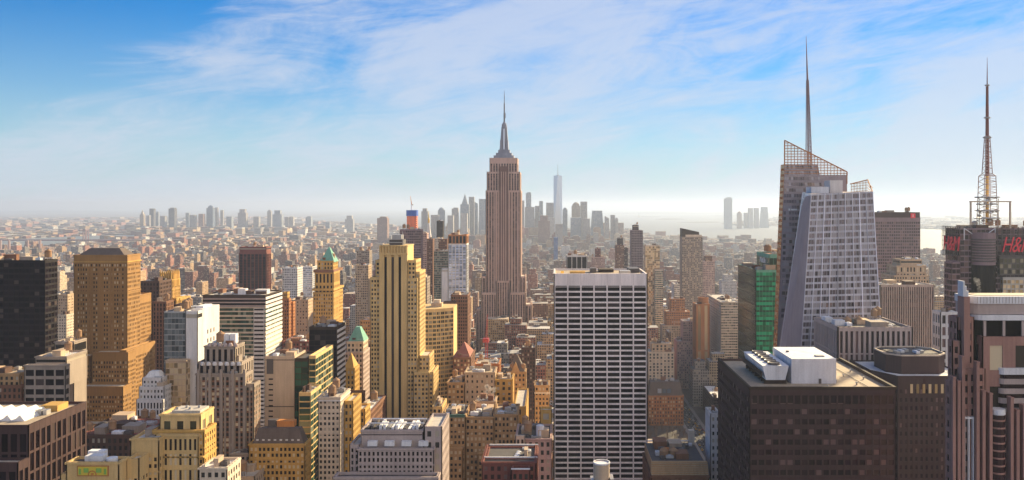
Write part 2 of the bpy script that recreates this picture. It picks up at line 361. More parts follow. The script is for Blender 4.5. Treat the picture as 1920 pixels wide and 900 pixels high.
for pts in ([(1188, 406), (1204, 406.8), (1240, 407), (1236, 405.6), (1205, 405)], [(1228, 411.5), (1255, 413), (1285, 411.5), (1275, 409.5), (1245, 409)],
            [(1265, 417), (1310, 418.5), (1352, 417.5), (1345, 415.5), (1300, 415.8)], [(1320, 404.8), (1360, 406), (1440, 404.6), (1400, 403)]):
    sheet('island', [gp(*p) for p in pts], 1.4, 'far_land')
def hills(name, x0, x1, Y, depth, h, seed):
    r = np.random.default_rng(seed); n, k = 60, 8; v, f = [], []
    ph = r.uniform(0, 6, 6); fr = r.uniform(2, 16, 6)
    for j in range(k + 1):
        for i in range(n + 1):
            u = i / n; e = sum(math.sin(fr[q] * u * 3 + ph[q]) / (1 + .3 * fr[q]) for q in range(6))
            z = max(0, h * (.6 + .45 * e)) * math.sin(math.pi * j / k) * min(1, 6 * u, 6 * (1 - u)) - 2
            v.append((x0 + (x1 - x0) * u, Y + depth * j / k, z))
    f = [[j * (n + 1) + i, j * (n + 1) + i + 1, (j + 1) * (n + 1) + i + 1, (j + 1) * (n + 1) + i] for j in range(k) for i in range(n)]
    me = bpy.data.meshes.new(name); me.from_pydata(v, [], f); me.materials.append(MATS['far_land']); o = link(name, me); o['kind'] = 'structure'
hills('hills', wx(1080, 30000), wx(1470, 30000), 30000, 9000, 60, 3)
hills('hills', wx(1560, 24000), wx(2300, 24000), 24000, 8000, 110, 4)
hills('hills', wx(-500, 36000), wx(700, 36000), 36000, 9000, 70, 5)

AVES = [165 + 280 * k for k in range(-40, 40)]
for a in AVES[34:46]:
    sheet('road', [(a - 9, 280), (a + 9, 280), (a + 9, 3600), (a - 9, 3600)], .05, 'asphalt')
for a in (AVES[40],):
    for x0, x1 in ((a - 13, a - 9), (a + 9, a + 13)):
        me = hexes_mesh('pavement', [box8(x0, x1, 830, 2400, 0, .14)]); me.materials.append(MATS['pavement']); link('pavement', me)['kind'] = 'structure'
    me = hexes_mesh('lane_markings', [box8(a + u - .08, a + u + .08, y, y + 4, .056, .07) for u in (-5.4, -1.8, 1.8, 5.4) for y in range(840, 1500, 10)]); me.materials.append(MATS['white_paint']); link('lane_markings', me)['kind'] = 'structure'

hm = bpy.data.materials.new('haze_air'); hm.use_nodes = True; nt = hm.node_tree; nt.nodes.clear()
ho = N('ShaderNodeOutputMaterial'); pv = N('ShaderNodeVolumePrincipled'); L(pv.outputs[0], ho.inputs['Volume'])
pv.inputs['Color'].default_value = (.49, .59, .79, 1); pv.inputs['Density'].default_value = HAZE_DENSITY; pv.inputs['Anisotropy'].default_value = .3; pv.inputs['Density Attribute'].default_value = ''
try: hm.cycles.homogeneous_volume = True
except Exception: pass
me = hexes_mesh('haze', [box8(-57000, 57000, -4000, 64000, -3, 470)]); me.materials.append(hm); hz = link('haze', me); hz['kind'] = 'stuff'; hz['label'] = 'pale haze lying over the whole city'; hz['category'] = 'haze'

# ------------------------------------------------------------------ named buildings
exec_list = []
def B(name, label, cat='building', group=None): return Bld(name, label, cat, group)

# ---- far left
b = B('office_tower', 'black glass tower cut by the left edge with a red brick stack on its roof', 'tower')
x = b.blk(-70, 84, 488, 560, xs=107, st=S('black_stone', 3.4, 3.8, .12, .34, gl='glass_dark', dep=.25, ind=60), roof='roof_tar', clutter=7); b.done()
b = B('apartment_tower', 'slim cream tower with orange west side between the black and the tan tower', 'tower')
b.blk(106, 124, 590, 900, xs=138, st=S('pale_stone', 2.6, 3.1, .5, .5)); b.blk(110, 126, 552, 906, D=22, st=S('beige', 2.6, 3.1, .5, .5), zb=60); b.done()
b = B('office_tower', 'tall tan stone tower with a dark hipped roof and lit gold west side', 'tower')
st = S('gold_stone', 2.0, 3.3, .45, .44, gl='glass_bright', ind=100, top=7)
Y = 640
st['wall'] = 'ochre_stone'
r = b.blk(140, 238, 478, Y, xs=262, st=st); X0, X1, Y0, Y1, zr = r
b.add('roof', 'roof_slate', pyramid(X0 + 1.5, X1 - 2, Y0 + 1, Y1 - 1, zr, wz(466, Y), .62, .4)); b.box('cornice', 'gold_stone', X0 - 1.0, X1 + 1.0, Y0 - 1.0, Y1 + 1, wz(492, Y), wz(490, Y))
b.box('cornice', 'ochre_stone', X0 - .8, X1 + .8, Y0 - .8, Y1 + .8, wz(548, Y), wz(546, Y))
for u in (142, 150, 166, 171, 186, 191, 206, 211, 226, 235): b.box('rib', 'ochre_stone', wx(u, Y), wx(u + 2, Y), Y0 - .75, Y0 - .42, wz(660, Y), wz(500, Y))
b.wblk(wx(190, Y), wx(239, Y - 12), Y - 12, Y - .5, 0, wz(655, Y), st); b.wblk(wx(181, Y), wx(230, Y - 24), Y - 24, Y - 12.5, 0, wz(712, Y), st); b.wblk(wx(176, Y), wx(228, Y - 36), Y - 36, Y - 24.5, 0, wz(772, Y), st)
b.wblk(wx(128, Y), wx(168, Y - 12), Y - 12, Y - .5, 0, wz(662, Y), st); b.wblk(wx(118, Y), wx(160, Y - 24), Y - 24, Y - 12.5, 0, wz(716, Y), st)
b.wblk(X1 + .6, X1 + 5, Y - 11, Y1 + 14, 0, wz(652, Y), st); b.wblk(wx(145, Y), wx(228, Y), Y1 + .5, Y1 + 26, 0, wz(560, Y), st)
b.done()
b = B('brown_office_block', 'small brown stone block with tiled attic at the left edge, under the black tower')
b.blk(-30, 41, 722, 520, xs=47, st=S('brown_brick', 3.0, 3.9, .5, .4, ind=30), roof='roof_tan'); b.blk(-30, 37, 700, 522, D=20, st=S('tan_brick', 3.0, 3.8, .5, .4), zb=140, roof='roof_tan'); b.done()
b = B('stepped_grey_block', 'grey concrete block with wide openings and sunlit stepped roof below the tan tower')
st = S('grey_stone', 5.4, 5.5, .16, .34, gl='glass_dark', ind=40, top=3)
b.blk(47, 122, 684, 500, xs=129, st=st, roof='roof_light'); b.blk(68, 124, 668, 512, D=22, st=S('grey_stone', 40, 40, .02, .9), zb=150, roof='roof_white'); b.blk(104, 138, 640, 540, D=14, st=S('grey_stone', 40, 40, .02, .9), zb=120, roof='roof_white'); b.done()
b = B('brown_corner_block', 'dark red stone block with sunlit ribbed skylights on its roof, bottom left corner')
st = S('umber', 3.6, 8.2, .30, .12, gl='glass_dark', ind=60, top=3.5)
Y = 330
X0, X1, Y0, Y1, zr = b.blk(-190, 53, 797, Y, D=40, st=st, roof='roof_tan')
for k in range(5): b.sep('skylight', 'roof_white', [pyramid(X0 + 18 + k * 5.2, X0 + 22.8 + k * 5.2, Y0 + 10, Y0 + 30, zr, zr + 2.2, .1, .94)])
b.sep('roof_hut', 'gold_stone', [box8(X1 - 11, X1 - 4, Y0 + 26, Y0 + 34, zr, zr + 2.6)])
for k in range(3): b.sep('rooftop_unit', 'steel', [box8(X1 - 11 + k * 2.2, X1 - 9.4 + k * 2.2, Y0 + 20, Y0 + 23, zr, zr + 2)])
b.wblk(X0, wx(36, Y - 6), Y - 7, Y - .6, 0, wz(857, Y), st); b.done()
b = B('mosaic_topped_block', 'yellow stone block with a green and gold sunburst mosaic panel on its front')
st = S('tan_stone', 2.3, 2.8, .45, .42, ind=60, gl='glass_bright', top=8)
Y = 330
X0, X1, Y0, Y1, zr = b.blk(127, 222, 866, Y, xs=240, st=st, roof='roof_tar')
plain('mosaic_yellow', (.62, .48, .05), .45); plain('mosaic_green', (.22, .42, .08), .45)
b.sep('mosaic_panel', 'mosaic_yellow', [box8(wx(148, Y), wx(203, Y), Y0 - .75, Y0 - .42, wz(890, Y), wz(874, Y))])
pw = box8(wx(146, Y), wx(205, Y), Y0 - .7, Y0 - .40, wz(892, Y), wz(872.5, Y)); b.sep('panel_frame', 'orange_stone', [pw])
mc = (wx(175, Y), Y0 - .9, wz(889, Y))
b.sep('sunburst', 'orange_metal', [box8(mc[0] + 1.5 * math.cos(t) - .18, mc[0] + 1.5 * math.cos(t) + .18, mc[1] - .05, mc[1] + .2, mc[2] + 1.5 * math.sin(t) - .18, mc[2] + 1.5 * math.sin(t) + .18) for t in np.linspace(0, math.pi, 13)] + [box8(mc[0] - .5, mc[0] + .5, mc[1], mc[1] + .2, mc[2] - .1, mc[2] + .7)])
for u in (152, 199): b.sep('mosaic_emblem', 'mosaic_green', [box8(wx(u - 2, Y), wx(u + 2, Y), Y0 - .9, Y0 - .76, wz(888, Y), wz(878, Y))])
b.sep('mosaic_field', 'mosaic_green', [box8(wx(159, Y), wx(168, Y), Y0 - .86, Y0 - .76, wz(885, Y), wz(877, Y)), box8(wx(182, Y), wx(192, Y), Y0 - .86, Y0 - .76, wz(885, Y), wz(877, Y))])
b.sep('cooling_tower', 'white_metal', [box8(X0 + 5, X0 + 12, Y0 + 3, Y0 + 7, zr, zr + 2.4), box8(X0 + 3.5, X0 + 10, Y0 + 8, Y0 + 11, zr, zr + 3)]); b.sep('water_tank', 'white_metal', (), [lathe((X1 - 4.6, Y0 + 4, zr), [(2.1, 0), (2.1, 1.6), (.2, 1.9)], 16)])
b.wblk(X0 - 3, X0 - .5, Y + 1, Y1, 0, wz(890, Y), st); b.wblk(X1 + .6, X1 + 5, Y + 6, Y1 + 6, 0, wz(868, Y), st); b.wblk(X1 - 2, X1 + 9, Y1 + 7, Y1 + 24, 0, wz(840, Y), st, 'roof_white', 4); b.done()
b = B('shadowed_low_block', 'low shadowed roof crowded with red plant and pipes, below the tan tower')
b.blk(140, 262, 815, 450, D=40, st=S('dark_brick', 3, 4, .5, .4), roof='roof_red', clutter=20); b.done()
b = B('tiered_white_block', 'small white tiered block with a colonnade, right of the tan tower')
st = S('white_stone', 1.9, 4.6, .5, .2, gl='glass_dark', ind=30)
b.blk(257, 305, 749, 520, xs=312, st=st); b.blk(262, 307, 725, 523, D=17, st=S('white_stone', 2.2, 3.4, .5, .5), zb=100); b.blk(268, 303, 708, 526, D=12, st=S('white_stone', 2.2, 3.0, .5, .5), zb=100)
Y = 528; b.add('roof', 'roof_white', pyramid(wx(270, Y), wx(302, Y), Y, Y + 8, wz(709, Y), wz(697, Y), .5, .5)); b.blk(252, 314, 792, 517, D=2.5, st=S('grey_stone', 2.4, 3.6, .5, .4)); b.done()
b = B('dark_slab_tower', 'dark brown slab with piers beside the gold crested tower', 'tower')
b.blk(263, 298, 527, 770, D=24, st=S('dark_brick', 3.0, 3.7, .5, .4, gl='glass_dark'), roof='roof_tar'); b.blk(287, 311, 565, 755, D=14, st=S('brown_brick', 3.0, 3.7, .5, .25, gl='glass_dark')); b.done()
b = B('crested_gothic_tower', 'gold stone gothic tower with a crown of tall crest points', 'tower')
st = S('gold_stone', 2.8, 3.8, .5, .3, sp='brown_brick', gl='glass_dark', ind=40)
Y = 800
X0, X1, Y0, Y1, zr = b.blk(299, 322, 524, Y, xs=337, st=st); b.blk(299, 330, 560, Y - 6, D=5.5, st=st); b.wblk(X1 + .5, X1 + 5, Y0 + 6, Y1 + 12, 0, wz(560, Y), st); b.wblk(X1 + 5.5, X1 + 10, Y0 + 10, Y1 + 22, 0, wz(585, Y), st)
for i in range(6):
    u = X0 + .8 + i * (X1 - X0 - 1.6) / 5
    for yy in (Y0 + .3, Y1 - .6): b.sep('crest', 'gold_stone', [box8(u - .7, u + .7, yy - .5, yy + .8, zr - 6, zr + 6)], [lathe((u, yy + .1, zr + 6), [(1.0, 0), (.9, 1.2), (.05, 4)], 8)])
for i in range(1, 6):
    yy = Y0 + i * (Y1 - Y0) / 6; b.sep('crest', 'gold_stone', [box8(X1 - .6, X1 + .9, yy - .7, yy + .7, zr - 6, zr + 6)], [lathe((X1 + .1, yy, zr + 6), [(1.0, 0), (.9, 1.2), (.05, 4)], 8)])
b.box('roof_hut', 'gold_stone', X0 + 2, X1 - 2, Y0 + 3, Y1 - 3, zr, zr + 4); b.done()
b = B('white_clad_tower', 'white clad slab with a mirrored glass front, left of the striped glass block', 'tower')
Y = 540
gs = S('steel', 2.2, 3.6, .05, .16, gl='glass_slate', ind=60, dep=.15, top=1); 
X0, X1, Y0, Y1, zr = b.wblk(wx(308, Y), wx(349, Y), Y, Y + 23, 0, wz(584, Y), gs, 'roof_white')
b.wblk(X1 + .4, X1 + 7.6, Y - .8, Y + 6, 0, wz(583, Y), S('white_stone', 60, 60, .02, .96), 'roof_white'); X2 = X1 + 7.6
b.box('wall', 'white_stone', X1 + .4, X2 + .3, Y + 6.4, Y + 34, 0, wz(582, Y)); 
for i in range(3):
    for j in range(4): b.sep('window', 'glass_dark', [box8(X2 + .28, X2 + .38, Y + 14 + i * 5, Y + 15.4 + i * 5, wz(632, Y) - j * 6, wz(632, Y) - j * 6 + 2.8)])
b.box('roof_hut', 'white_metal', X1 + 1.5, X2 - 1.5, Y + 12, Y + 26, wz(582, Y), wz(582, Y) + 1.4); b.box('roof_hut', 'dark_steel', X1 - 6, X1 - .6, Y + 8, Y + 20, zr, zr + .9); b.done()
b = B('gold_reflecting_front', 'low front of gold reflecting glass under the white clad slab')
b.blk(311, 349, 675, 533, D=5, st=S('beige', 2.6, 3.6, .14, .16, gl='glass_amber', ind=60, dep=.2)); b.done()  # golden reflection put into the amber colour of the glass
b = B('striped_glass_block', 'wide green glass block with brown bands on top and a white striped west side', 'tower')
Y = 740
X0, X1, Y0, Y1, zr = b.blk(380, 497, 576, Y, xs=528, st=S('pale_stone', 2.4, 3.7, .0, .3, gl='glass_green', ind=100, dep=.25, top=.6), roof='roof_light')
b.wblk(X0, X1, Y0, Y1, zr + 1.6, wz(553, Y), S('bronze', 50, 2.7, .0, .35, sp='grey_pink', gl='glass_dark', dep=.3, top=1), 'roof_light')
nfl = 34
for j in range(nfl):
    z = wz(562, Y) - j * 3.9
    b.box('band', 'white_stone', X1 + .35, X1 + .75, Y0, Y1, z, z + 2.3)
b.box('band', 'white_stone', X1 - 10, X1 - .5, Y0 - .5, Y0 - .3, 0, wz(577, Y)); 
for j in range(34): b.box('band', 'glass_dark', X1 - 9.5, X1 - 1, Y0 - .6, Y0 - .52, wz(582, Y) - j * 3.7, wz(582, Y) - j * 3.7 + 1.5)
zt = wz(553, Y) - 1.05
b.sep('roof_hut', 'white_metal', [box8(X0 + 26, X0 + 33, Y0 + 14, Y0 + 20, zt, zt + 5)]); b.sep('roof_hut', 'white_stone', [box8(X0 + 40, X0 + 51, Y0 + 18, Y0 + 26, zt, zt + 4)]); b.clutter(X0 + 2, X0 + 24, Y0 + 3, Y1 - 3, zt, 5); b.done()
b = B('deco_grey_tower', 'grey setback tower with scalloped crown and paired white tanks on top', 'tower')
st = S('grey_stone', 2.6, 2.75, .42, .38, sp='brown_brick', gl='glass_bright', ind=100)
Y = 450
X0, X1, Y0, Y1, zr = b.blk(369, 458, 700, Y, xs=471, st=st, roof='roof_tan'); b.blk(373, 452, 678, Y + 2, D=17, st=S('grey_stone', 3.4, 8, .5, .2, gl='glass_dark'), zb=120); b.blk(385, 440, 648, Y + 4, D=13, st=S('grey_stone', 3.2, 9, .5, .15, gl='glass_dark'), zb=120)
for i in range(7): b.sep('scallop', 'white_stone', (), [lathe((wx(378 + i * 11.4, Y), Y + 1.6, wz(684, Y)), [(1.2, -.6), (1.3, 0), (1.2, .8), (.6, 1.3)], 10)])
for i in range(6): b.sep('scallop', 'grey_pink', (), [lathe((wx(388 + i * 9.8, Y), Y + 3.7, wz(650, Y)), [(1.0, -.6), (1.2, 0), (1.0, .9), (.5, 1.4)], 10)])
for i in range(2): b.sep('water_tank', 'white_metal', [box8(wx(408 + i * 13, Y), wx(419.5 + i * 13, Y), Y + 7, Y + 11, wz(648, Y), wz(630, Y))])
b.wblk(X1 + .6, X1 + 4.6, Y + 1, Y1, 0, wz(720, Y), st, 'roof_light')
for i in range(5): b.box('pier', 'grey_stone', X0 + .5 + i * 6.2, X0 + 1.9 + i * 6.2, Y - 1.3, Y - .3, 0, wz(692, Y))
b.wblk(wx(446, Y), wx(497, Y - 8), Y - 9, Y - 1.5, 0, wz(840, Y), st, 'roof_light', 2); b.wblk(X1 - 3, X1 + 14, Y - 24, Y - 9.5, 0, wz(866, Y), S('concrete', 3.2, 4, .5, .4), 'roof_light', 3); b.done()
b = B('yellow_stone_block', 'yellow stone block with a recessed colonnade and flat tiered top, bottom left')
st = S('gold_stone', 2.1, 2.6, .48, .42, gl='glass_bright', ind=100, top=2)
Y = 350
X0, X1, Y0, Y1, zr = b.blk(287, 382, 806, Y, xs=403, st=st, roof='roof_tan'); b.blk(302, 375, 776, Y + 3, D=13, st=S('tan_stone', 5.2, 9, .5, .35, gl='glass_olive', top=3), zb=120, roof='roof_light'); 
b.wblk(wx(301, Y), wx(374, Y), Y - 1.6, Y - .5, 0, wz(812, Y), S('tan_stone', 2.1, 6.2, .5, .25, gl='glass_bright', dep=.3)); b.box('cornice', 'gold_stone', X0 - .7, X1 + .7, Y0 - 1.9, Y1 + .7, wz(856, Y), wz(853.5, Y)); b.sep('roof_slab', 'roof_light', [box8(wx(312, Y), wx(366, Y), Y + 5, Y + 14, wz(776, Y + 3) - 1, wz(776, Y + 3) + .9)])
for k in range(4): b.sep('roof_vent', 'steel', [box8(wx(316 + 12 * k, Y), wx(320 + 12 * k, Y), Y + 7 + k % 2 * 3, Y + 8 + k % 2 * 3, wz(776, Y + 3) + .9, wz(776, Y + 3) + 1.8)])
b.wblk(X1 + 1, X1 + 12, Y - 6, Y + 8, 0, wz(868, Y), S('pale_stone', 3, 3.6), 'roof_white', 2); b.done()
b = B('mansard_yellow_block', 'yellow block with dark mansard roof, white dormers and an orange hut on top')
Y = 440
X0, X1, Y0, Y1, zr = b.blk(468, 571, 832, Y, xs=582, st=S('gold_stone', 2.3, 3.1, .42, .42, gl='glass_bright', ind=80), roof='roof_slate')
b.add('roof', 'roof_slate', pyramid(X0 + .8, X1 - .8, Y0 + .8, Y1 - .8, zr, wz(806, Y), .80, .5)); zt = wz(806, Y)
for i in range(8): b.sep('dormer', 'white_stone', [box8(X0 + 3 + i * 3.1, X0 + 4.3 + i * 3.1, Y0 + 1.4, Y0 + 3, zr + 1.2, zr + 3.0)])
b.sep('roof_hut', 'orange_metal', [box8(wx(512, Y), wx(545, Y), Y + 6, Y + 10, zt, zt + 3.2)]); b.sep('roof_hut', 'dark_steel', [box8(wx(495, Y), wx(510, Y), Y + 6, Y + 10, zt, zt + 3.6)]); b.done()
b = B('concrete_glass_tower', 'tower with a blank tan concrete front and folded green glass side', 'tower')
Y = 500
X0, X1, Y0, Y1, zr = b.wblk(wx(497, Y), wx(552, Y), Y, Y + 22, 0, wz(668, Y), S('concrete', 60, 26, .02, .985, ind=0, dep=.1), 'roof_light', 6)
b.box('dark_panel', 'dark_steel', X0 + 1, X0 + 5, Y0 - .22, Y0 - .12, wz(701, Y), wz(673, Y))
for j in range(9): b.sep('window', 'glass_dark', [box8(X0 + 2.2, X0 + 4.8, Y0 - .2, Y0 - .11, wz(712, Y) - j * 3.2, wz(712, Y) - j * 3.2 + .8)])
b.wblk(X1 + .2, X1 + 8, Y + .5, Y + 24, 0, wz(672, Y), S('bronze', 4, 3.7, .05, .12, gl='glass_forest', ind=60, dep=.15), 'roof_tar')
sg = S('tan_stone', 6, 3.7, .04, .2, gl='glass_green', ind=40, dep=.2); b.wblk(X1 + 8.3, X1 + 12, Y + 2, Y + 42, 0, wz(668, Y), sg); b.wblk(X1 + 9, X1 + 15.5, Y - 20, Y + 1.4, 0, wz(722, Y), sg, 'roof_white', 2); b.done()
b = B('cream_office_tower', 'cream tower with dense square windows and bright west side, left of the gold striped tower', 'tower')
st = S('pale_stone', 2.2, 2.95, .46, .44, ind=100)
Y = 450
X0, X1, Y0, Y1, zr = b.blk(598, 637, 744, Y, xs=655, st=st, roof='roof_light', clutter=3); b.box('cornice', 'white_stone', X0 - .6, X1 + .6, Y0 - .9, Y1 + .6, wz(752, Y), wz(750, Y))
b.wblk(X1 + .6, X1 + 5, Y0 + 8, Y1 + 6, 0, wz(758, Y), S('gold_stone', 2.4, 3.6), 'roof_light'); b.wblk(X1 + 1, X1 + 7, Y1 + 7, Y1 + 20, 0, wz(790, Y), S('gold_stone', 2.4, 3.6), 'roof_light'); b.done()
b = B('bronze_glass_tower', 'dark bronze glass tower with striped west edge below the green pyramid tower', 'tower')
Y = 570
X0, X1, Y0, Y1, zr = b.blk(580, 631, 613, Y, xs=647, st=S('bronze', 3.4, 3.7, .03, .1, gl='glass_dark', dep=.12, ind=60), roof='roof_tar', clutter=5)
for j in range(22): b.box('band', 'white_stone', X1 + .2, X1 + .5, Y0 + 1, Y1, wz(624, Y) - j * 3.7, wz(624, Y) - j * 3.7 + 1.8)
b.done()
b = B('green_pyramid_tower', 'gold stone tower under a steep green copper pyramid roof', 'tower')
st = S('gold_stone', 2.6, 3.7, .48, .42, gl='glass', ind=60)
Y = 850
X0, X1, Y0, Y1, zr = b.blk(588, 624, 548, Y, xs=642, st=st); b.blk(591, 625, 510, Y + 1.5, D=24, st=S('gold_stone', 3.4, 12, .5, .25, gl='glass_dark'), zb=120)
b.box('cornice', 'gold_stone', X0 - 1.2, X1 + 1.2, Y0 - 1.2, Y1 + 1.2, wz(545, Y), wz(541, Y)); b.box('cornice', 'brown_brick', X0 - .3, X1 + .8, Y0, Y1 - 1, wz(511, Y), wz(506, Y))
b.blk(596, 624, 489, Y + 4, D=19, st=S('gold_stone', 2.8, 4, .5, .4), zb=150); Yp = Y + 4.5
b.add('roof', 'copper', pyramid(wx(597, Y), wx(624.5, Y), Yp, Yp + 18, wz(490, Y + 4) - .8, wz(464, Y), .06, .06)); b.done()
b = B('gold_deco_tower', 'tall gold limestone tower with three dark vertical stripes down its front', 'tower')
st = S('tan_stone', 2.35, 3.1, .42, .45, gl='glass', ind=100)
Y = 600; D = 26
plain_w = S('tan_stone', 70, 400, .02, .99, dep=.2)
X0, X1 = wx(712, Y), wx(764, Y); zt = wz(462, Y)
b.blocks.append((X0, X1, Y, Y + D, 0, zt))
b.wblk(wx(695, Y), wx(711, Y), Y + 1, Y + D - 2, 0, wz(520, Y), st); b.wblk(wx(704, Y), wx(711, Y), Y + 2, Y + D - 3, 0, wz(488, Y), st)
b.box('wall', 'tan_stone', X0, X1, Y, Y + D, 0, zt)
ux = [0, 9, 14, 22.3, 27.3, 35.6, 40.6, 52]
for k in range(0, 8, 2): b.box('pier', 'tan_stone', X0 + (ux[k]) * Y / F, X0 + (ux[k + 1] if k < 7 else 52) * Y / F, Y - 1.3, Y - .02, 0, wz(478, Y)) if k < 7 else None
for k in range(1, 7, 2):
    xa, xb = X0 + ux[k] * Y / F, X0 + ux[k + 1] * Y / F
    b.sep('window_strip', 'glass_dark', [box8(xa, xb, Y - .12, Y - .04, 0, wz(482, Y))])
b.box('wall', 'tan_stone', X0 - .3, X1 + .3, Y - 1.5, Y - .03, wz(477.9, Y), wz(474, Y)); 
for i in range(10): b.box('crown_fin', 'tan_stone', X0 + i * 2.1 - .1, X0 + .9 + i * 2.1, Y - 1.1, Y - .03, wz(474, Y), wz(460, Y))
b.box('wall', 'tan_stone', X0 - .3, X1 + .3, Y - .8, Y + D + .4, zt, zt + .7)
b.wblk(X1 + .3, wx(778, Y), Y + 1.5, Y + D - 2, 0, wz(488, Y), st); b.wblk(wx(778.5, Y), wx(784.5, Y), Y + 3, Y + D + 4, 0, wz(510, Y), st); b.wblk(X1 + .3, wx(782, Y), Y - 1, Y + 1, 0, wz(522, Y), st)
b.wblk(wx(778, Y), wx(805, Y), Y - 4, Y + 2.4, 0, wz(696, Y), st); b.wblk(wx(785, Y), wx(803, Y), Y + 3, Y + D, 0, wz(668, Y), st); b.wblk(wx(805.5, Y), wx(812, Y), Y - 1, Y + D, 0, wz(697, Y), st)
b.sep('roof_hut', 'dark_steel', [box8(wx(727, Y), wx(753, Y), Y + 6, Y + 18, zt + .7, wz(450, Y))]); b.sep('roof_hut', 'steel', [box8(wx(731, Y), wx(749, Y), Y + 8, Y + 16, wz(450, Y), wz(441, Y))])
b.sep('roof_rail', 'steel', [box8(wx(725, Y), wx(755, Y), Y + 5, Y + 5.4, wz(456, Y), wz(454.6, Y)), box8(wx(725, Y), wx(755, Y), Y + 5, Y + 5.4, wz(450, Y), wz(448.6, Y))]); b.sep('roof_rail', 'steel', (), [tube((wx(752, Y), Y + 6, zt), (wx(752, Y), Y + 6, wz(434, Y)), .25)])
b.done()
# ---- bottom centre
b = B('grey_pink_stone_block', 'broad pinkish grey block with blank attic and rooftop pipe racks, bottom centre')
st = S('grey_pink', 1.9, 2.75, .52, .36, gl='glass_black', ind=100, top=1.6)
Y = 370
X0, X1, Y0, Y1, zr = b.blk(672, 812, 840, Y, D=26, st=st, roof='roof_tar'); b.blk(678, 792, 806, Y + 4, D=20, st=S('grey_pink', 90, 90, .01, .99, dep=.1), zb=120, roof='roof_tar'); b.wblk(wx(792, Y) + .8, wx(826, Y), Y + 3, Y + 27, 0, wz(803, Y), S('grey_pink', 3, 5, .5, .5))
zt = wz(806, Y + 4) - 1
r = random.Random(5)
for i in range(14): b.sep('pipe_rack', r.choice(['white_metal', 'steel', 'dark_steel']), [box8(wx(682, Y) + i * 1.85, wx(682, Y) + i * 1.85 + 1.2, Y + 6, Y + 9 + r.random() * 12, zt + .4, zt + 1.0 + r.random() * 1.6)])
for i in range(2): b.sep('pipe_rack', 'white_metal', (), [tube((wx(684, Y), Y + 8 + i * 8, zt + 3), (wx(790, Y), Y + 8 + i * 8, zt + 3), .3)])
for i in range(4): b.sep('roof_vent_box', 'white_metal', [box8(wx(688 + i * 32, Y), wx(706 + i * 32, Y), Y + 1, Y + 3.4, wz(838, Y), wz(829, Y))])
b.wblk(wx(655, Y), wx(671, Y), Y + 2, Y + 20, 0, wz(836, Y), st); b.wblk(wx(636, Y), wx(824, Y), Y - 7, Y - .8, 0, wz(884, Y), st, 'roof_tar'); b.done()
b = B('curved_glass_block', 'curved olive glass block banded with tan stone, behind the gold striped tower', 'tower')
Y = 760; n = 9
st = S('tan_stone', 2.6, 3.9, .05, .36, gl='glass_olive', ind=0, dep=.3, top=3)
xa, xb = wx(781, Y), wx(846, Y); zt = wz(580, Y); arc = []
for i in range(n + 1):
    u = i / n; arc.append((xa + (xb - xa) * u, Y + 14 * (u ** 2.2) + 0))
for i in range(n): b.facade([(*arc[i], 0), (*arc[i + 1], 0), (*arc[i + 1], zt), (*arc[i], zt)], st)
base = [(x_, y_, 0) for x_, y_ in arc] + [(xb, Y + 46, 0), (xa, Y + 46, 0)]; k = len(base)
b.add('wall', 'tan_stone', poly=(base + [(x_, y_, zt - .4) for x_, y_, _ in base], [[i, (i + 1) % k, k + (i + 1) % k, k + i] for i in range(k)] + [list(range(k, 2 * k))]))
b.blocks.append((xa, xb, Y, Y + 46, 0, zt)); b.sep('roof_hut', 'beige', [box8(xa + 10, xa + 20, Y + 22, Y + 32, zt - .4, zt + 3)]); b.sep('roof_hut', 'pale_stone', [box8(xa + 12, xa + 18, Y + 24, Y + 30, zt + 3, zt + 6)]); b.done()
b = B('brown_pier_tower', 'dark brown ribbed slab in front of the blue striped white tower', 'tower')
b.blk(846, 876, 553, 880, D=30, st=S('brown_brick', 2.4, 3.6, .4, .4, gl='glass_dark', ind=0), clutter=2); b.blk(832, 852, 566, 870, D=9, st=S('dark_brick', 3, 3.6, .5, .4, gl='glass_dark'), roof='roof_tar'); b.done()
b = B('blue_striped_tower', 'white ribbed tower with blue glass stripes and a brown crown', 'tower')
Y = 1150
X0, X1, Y0, Y1, zr = b.blk(841, 874, 457, Y, D=24, xs=878, st=S('white_stone', 5.2, 3.7, .22, .4, sp='glass_sky', gl='glass_blue', dep=.6)); b.wblk(X0, X1, Y0, Y1, zr + 1.3, wz(440, Y), S('orange_stone', 4.6, 12, .3, .05, gl='glass_dark', dep=.6)); b.wblk(wx(828, Y), X0 - .6, Y0, Y0 + 16, 0, wz(504, Y), S('white_stone', 40, 60, .02, .97)); b.done()
b = B('plum_slab_tower', 'wide dark plum slab behind the top of the gold striped tower', 'tower')
b.blk(750, 789, 430, 1150, D=18, st=S('mauve', 2.6, 3.6, .3, .35, gl='glass_plum', dep=.3), roof='roof_tar', clutter=2); b.done()
b = B('unfinished_tower', 'tower under construction wrapped in orange and blue netting', 'tower')
Y = 2100
X0, X1 = wx(763, Y), wx(780, Y)
b.box('wall', 'grey_stone', X0, X1, Y, Y + 24, 0, wz(432, Y)); b.box('netting', 'orange_net', X0 - .4, X1 + .4, Y - .4, Y + 24.4, wz(436, Y), wz(405, Y)); b.box('safety_screen', 'blue_net', X0 - 1.5, X1 + 1.5, Y - 1.5, Y + 25.5, wz(405, Y), wz(394, Y))
for j in range(7): b.box('hoist', 'dark_steel', X1 + .6, X1 + 3, Y - 3, Y - .6, wz(432 - j * 4, Y), wz(430 - j * 4, Y))
b.blocks.append((X0, X1, Y, Y + 24, 0, wz(394, Y))); b.done()
Y = 2112; cxp = wx(772, Y)
b = B('tower_crane', 'thin white crane rising from the blue netted unfinished tower', 'crane')
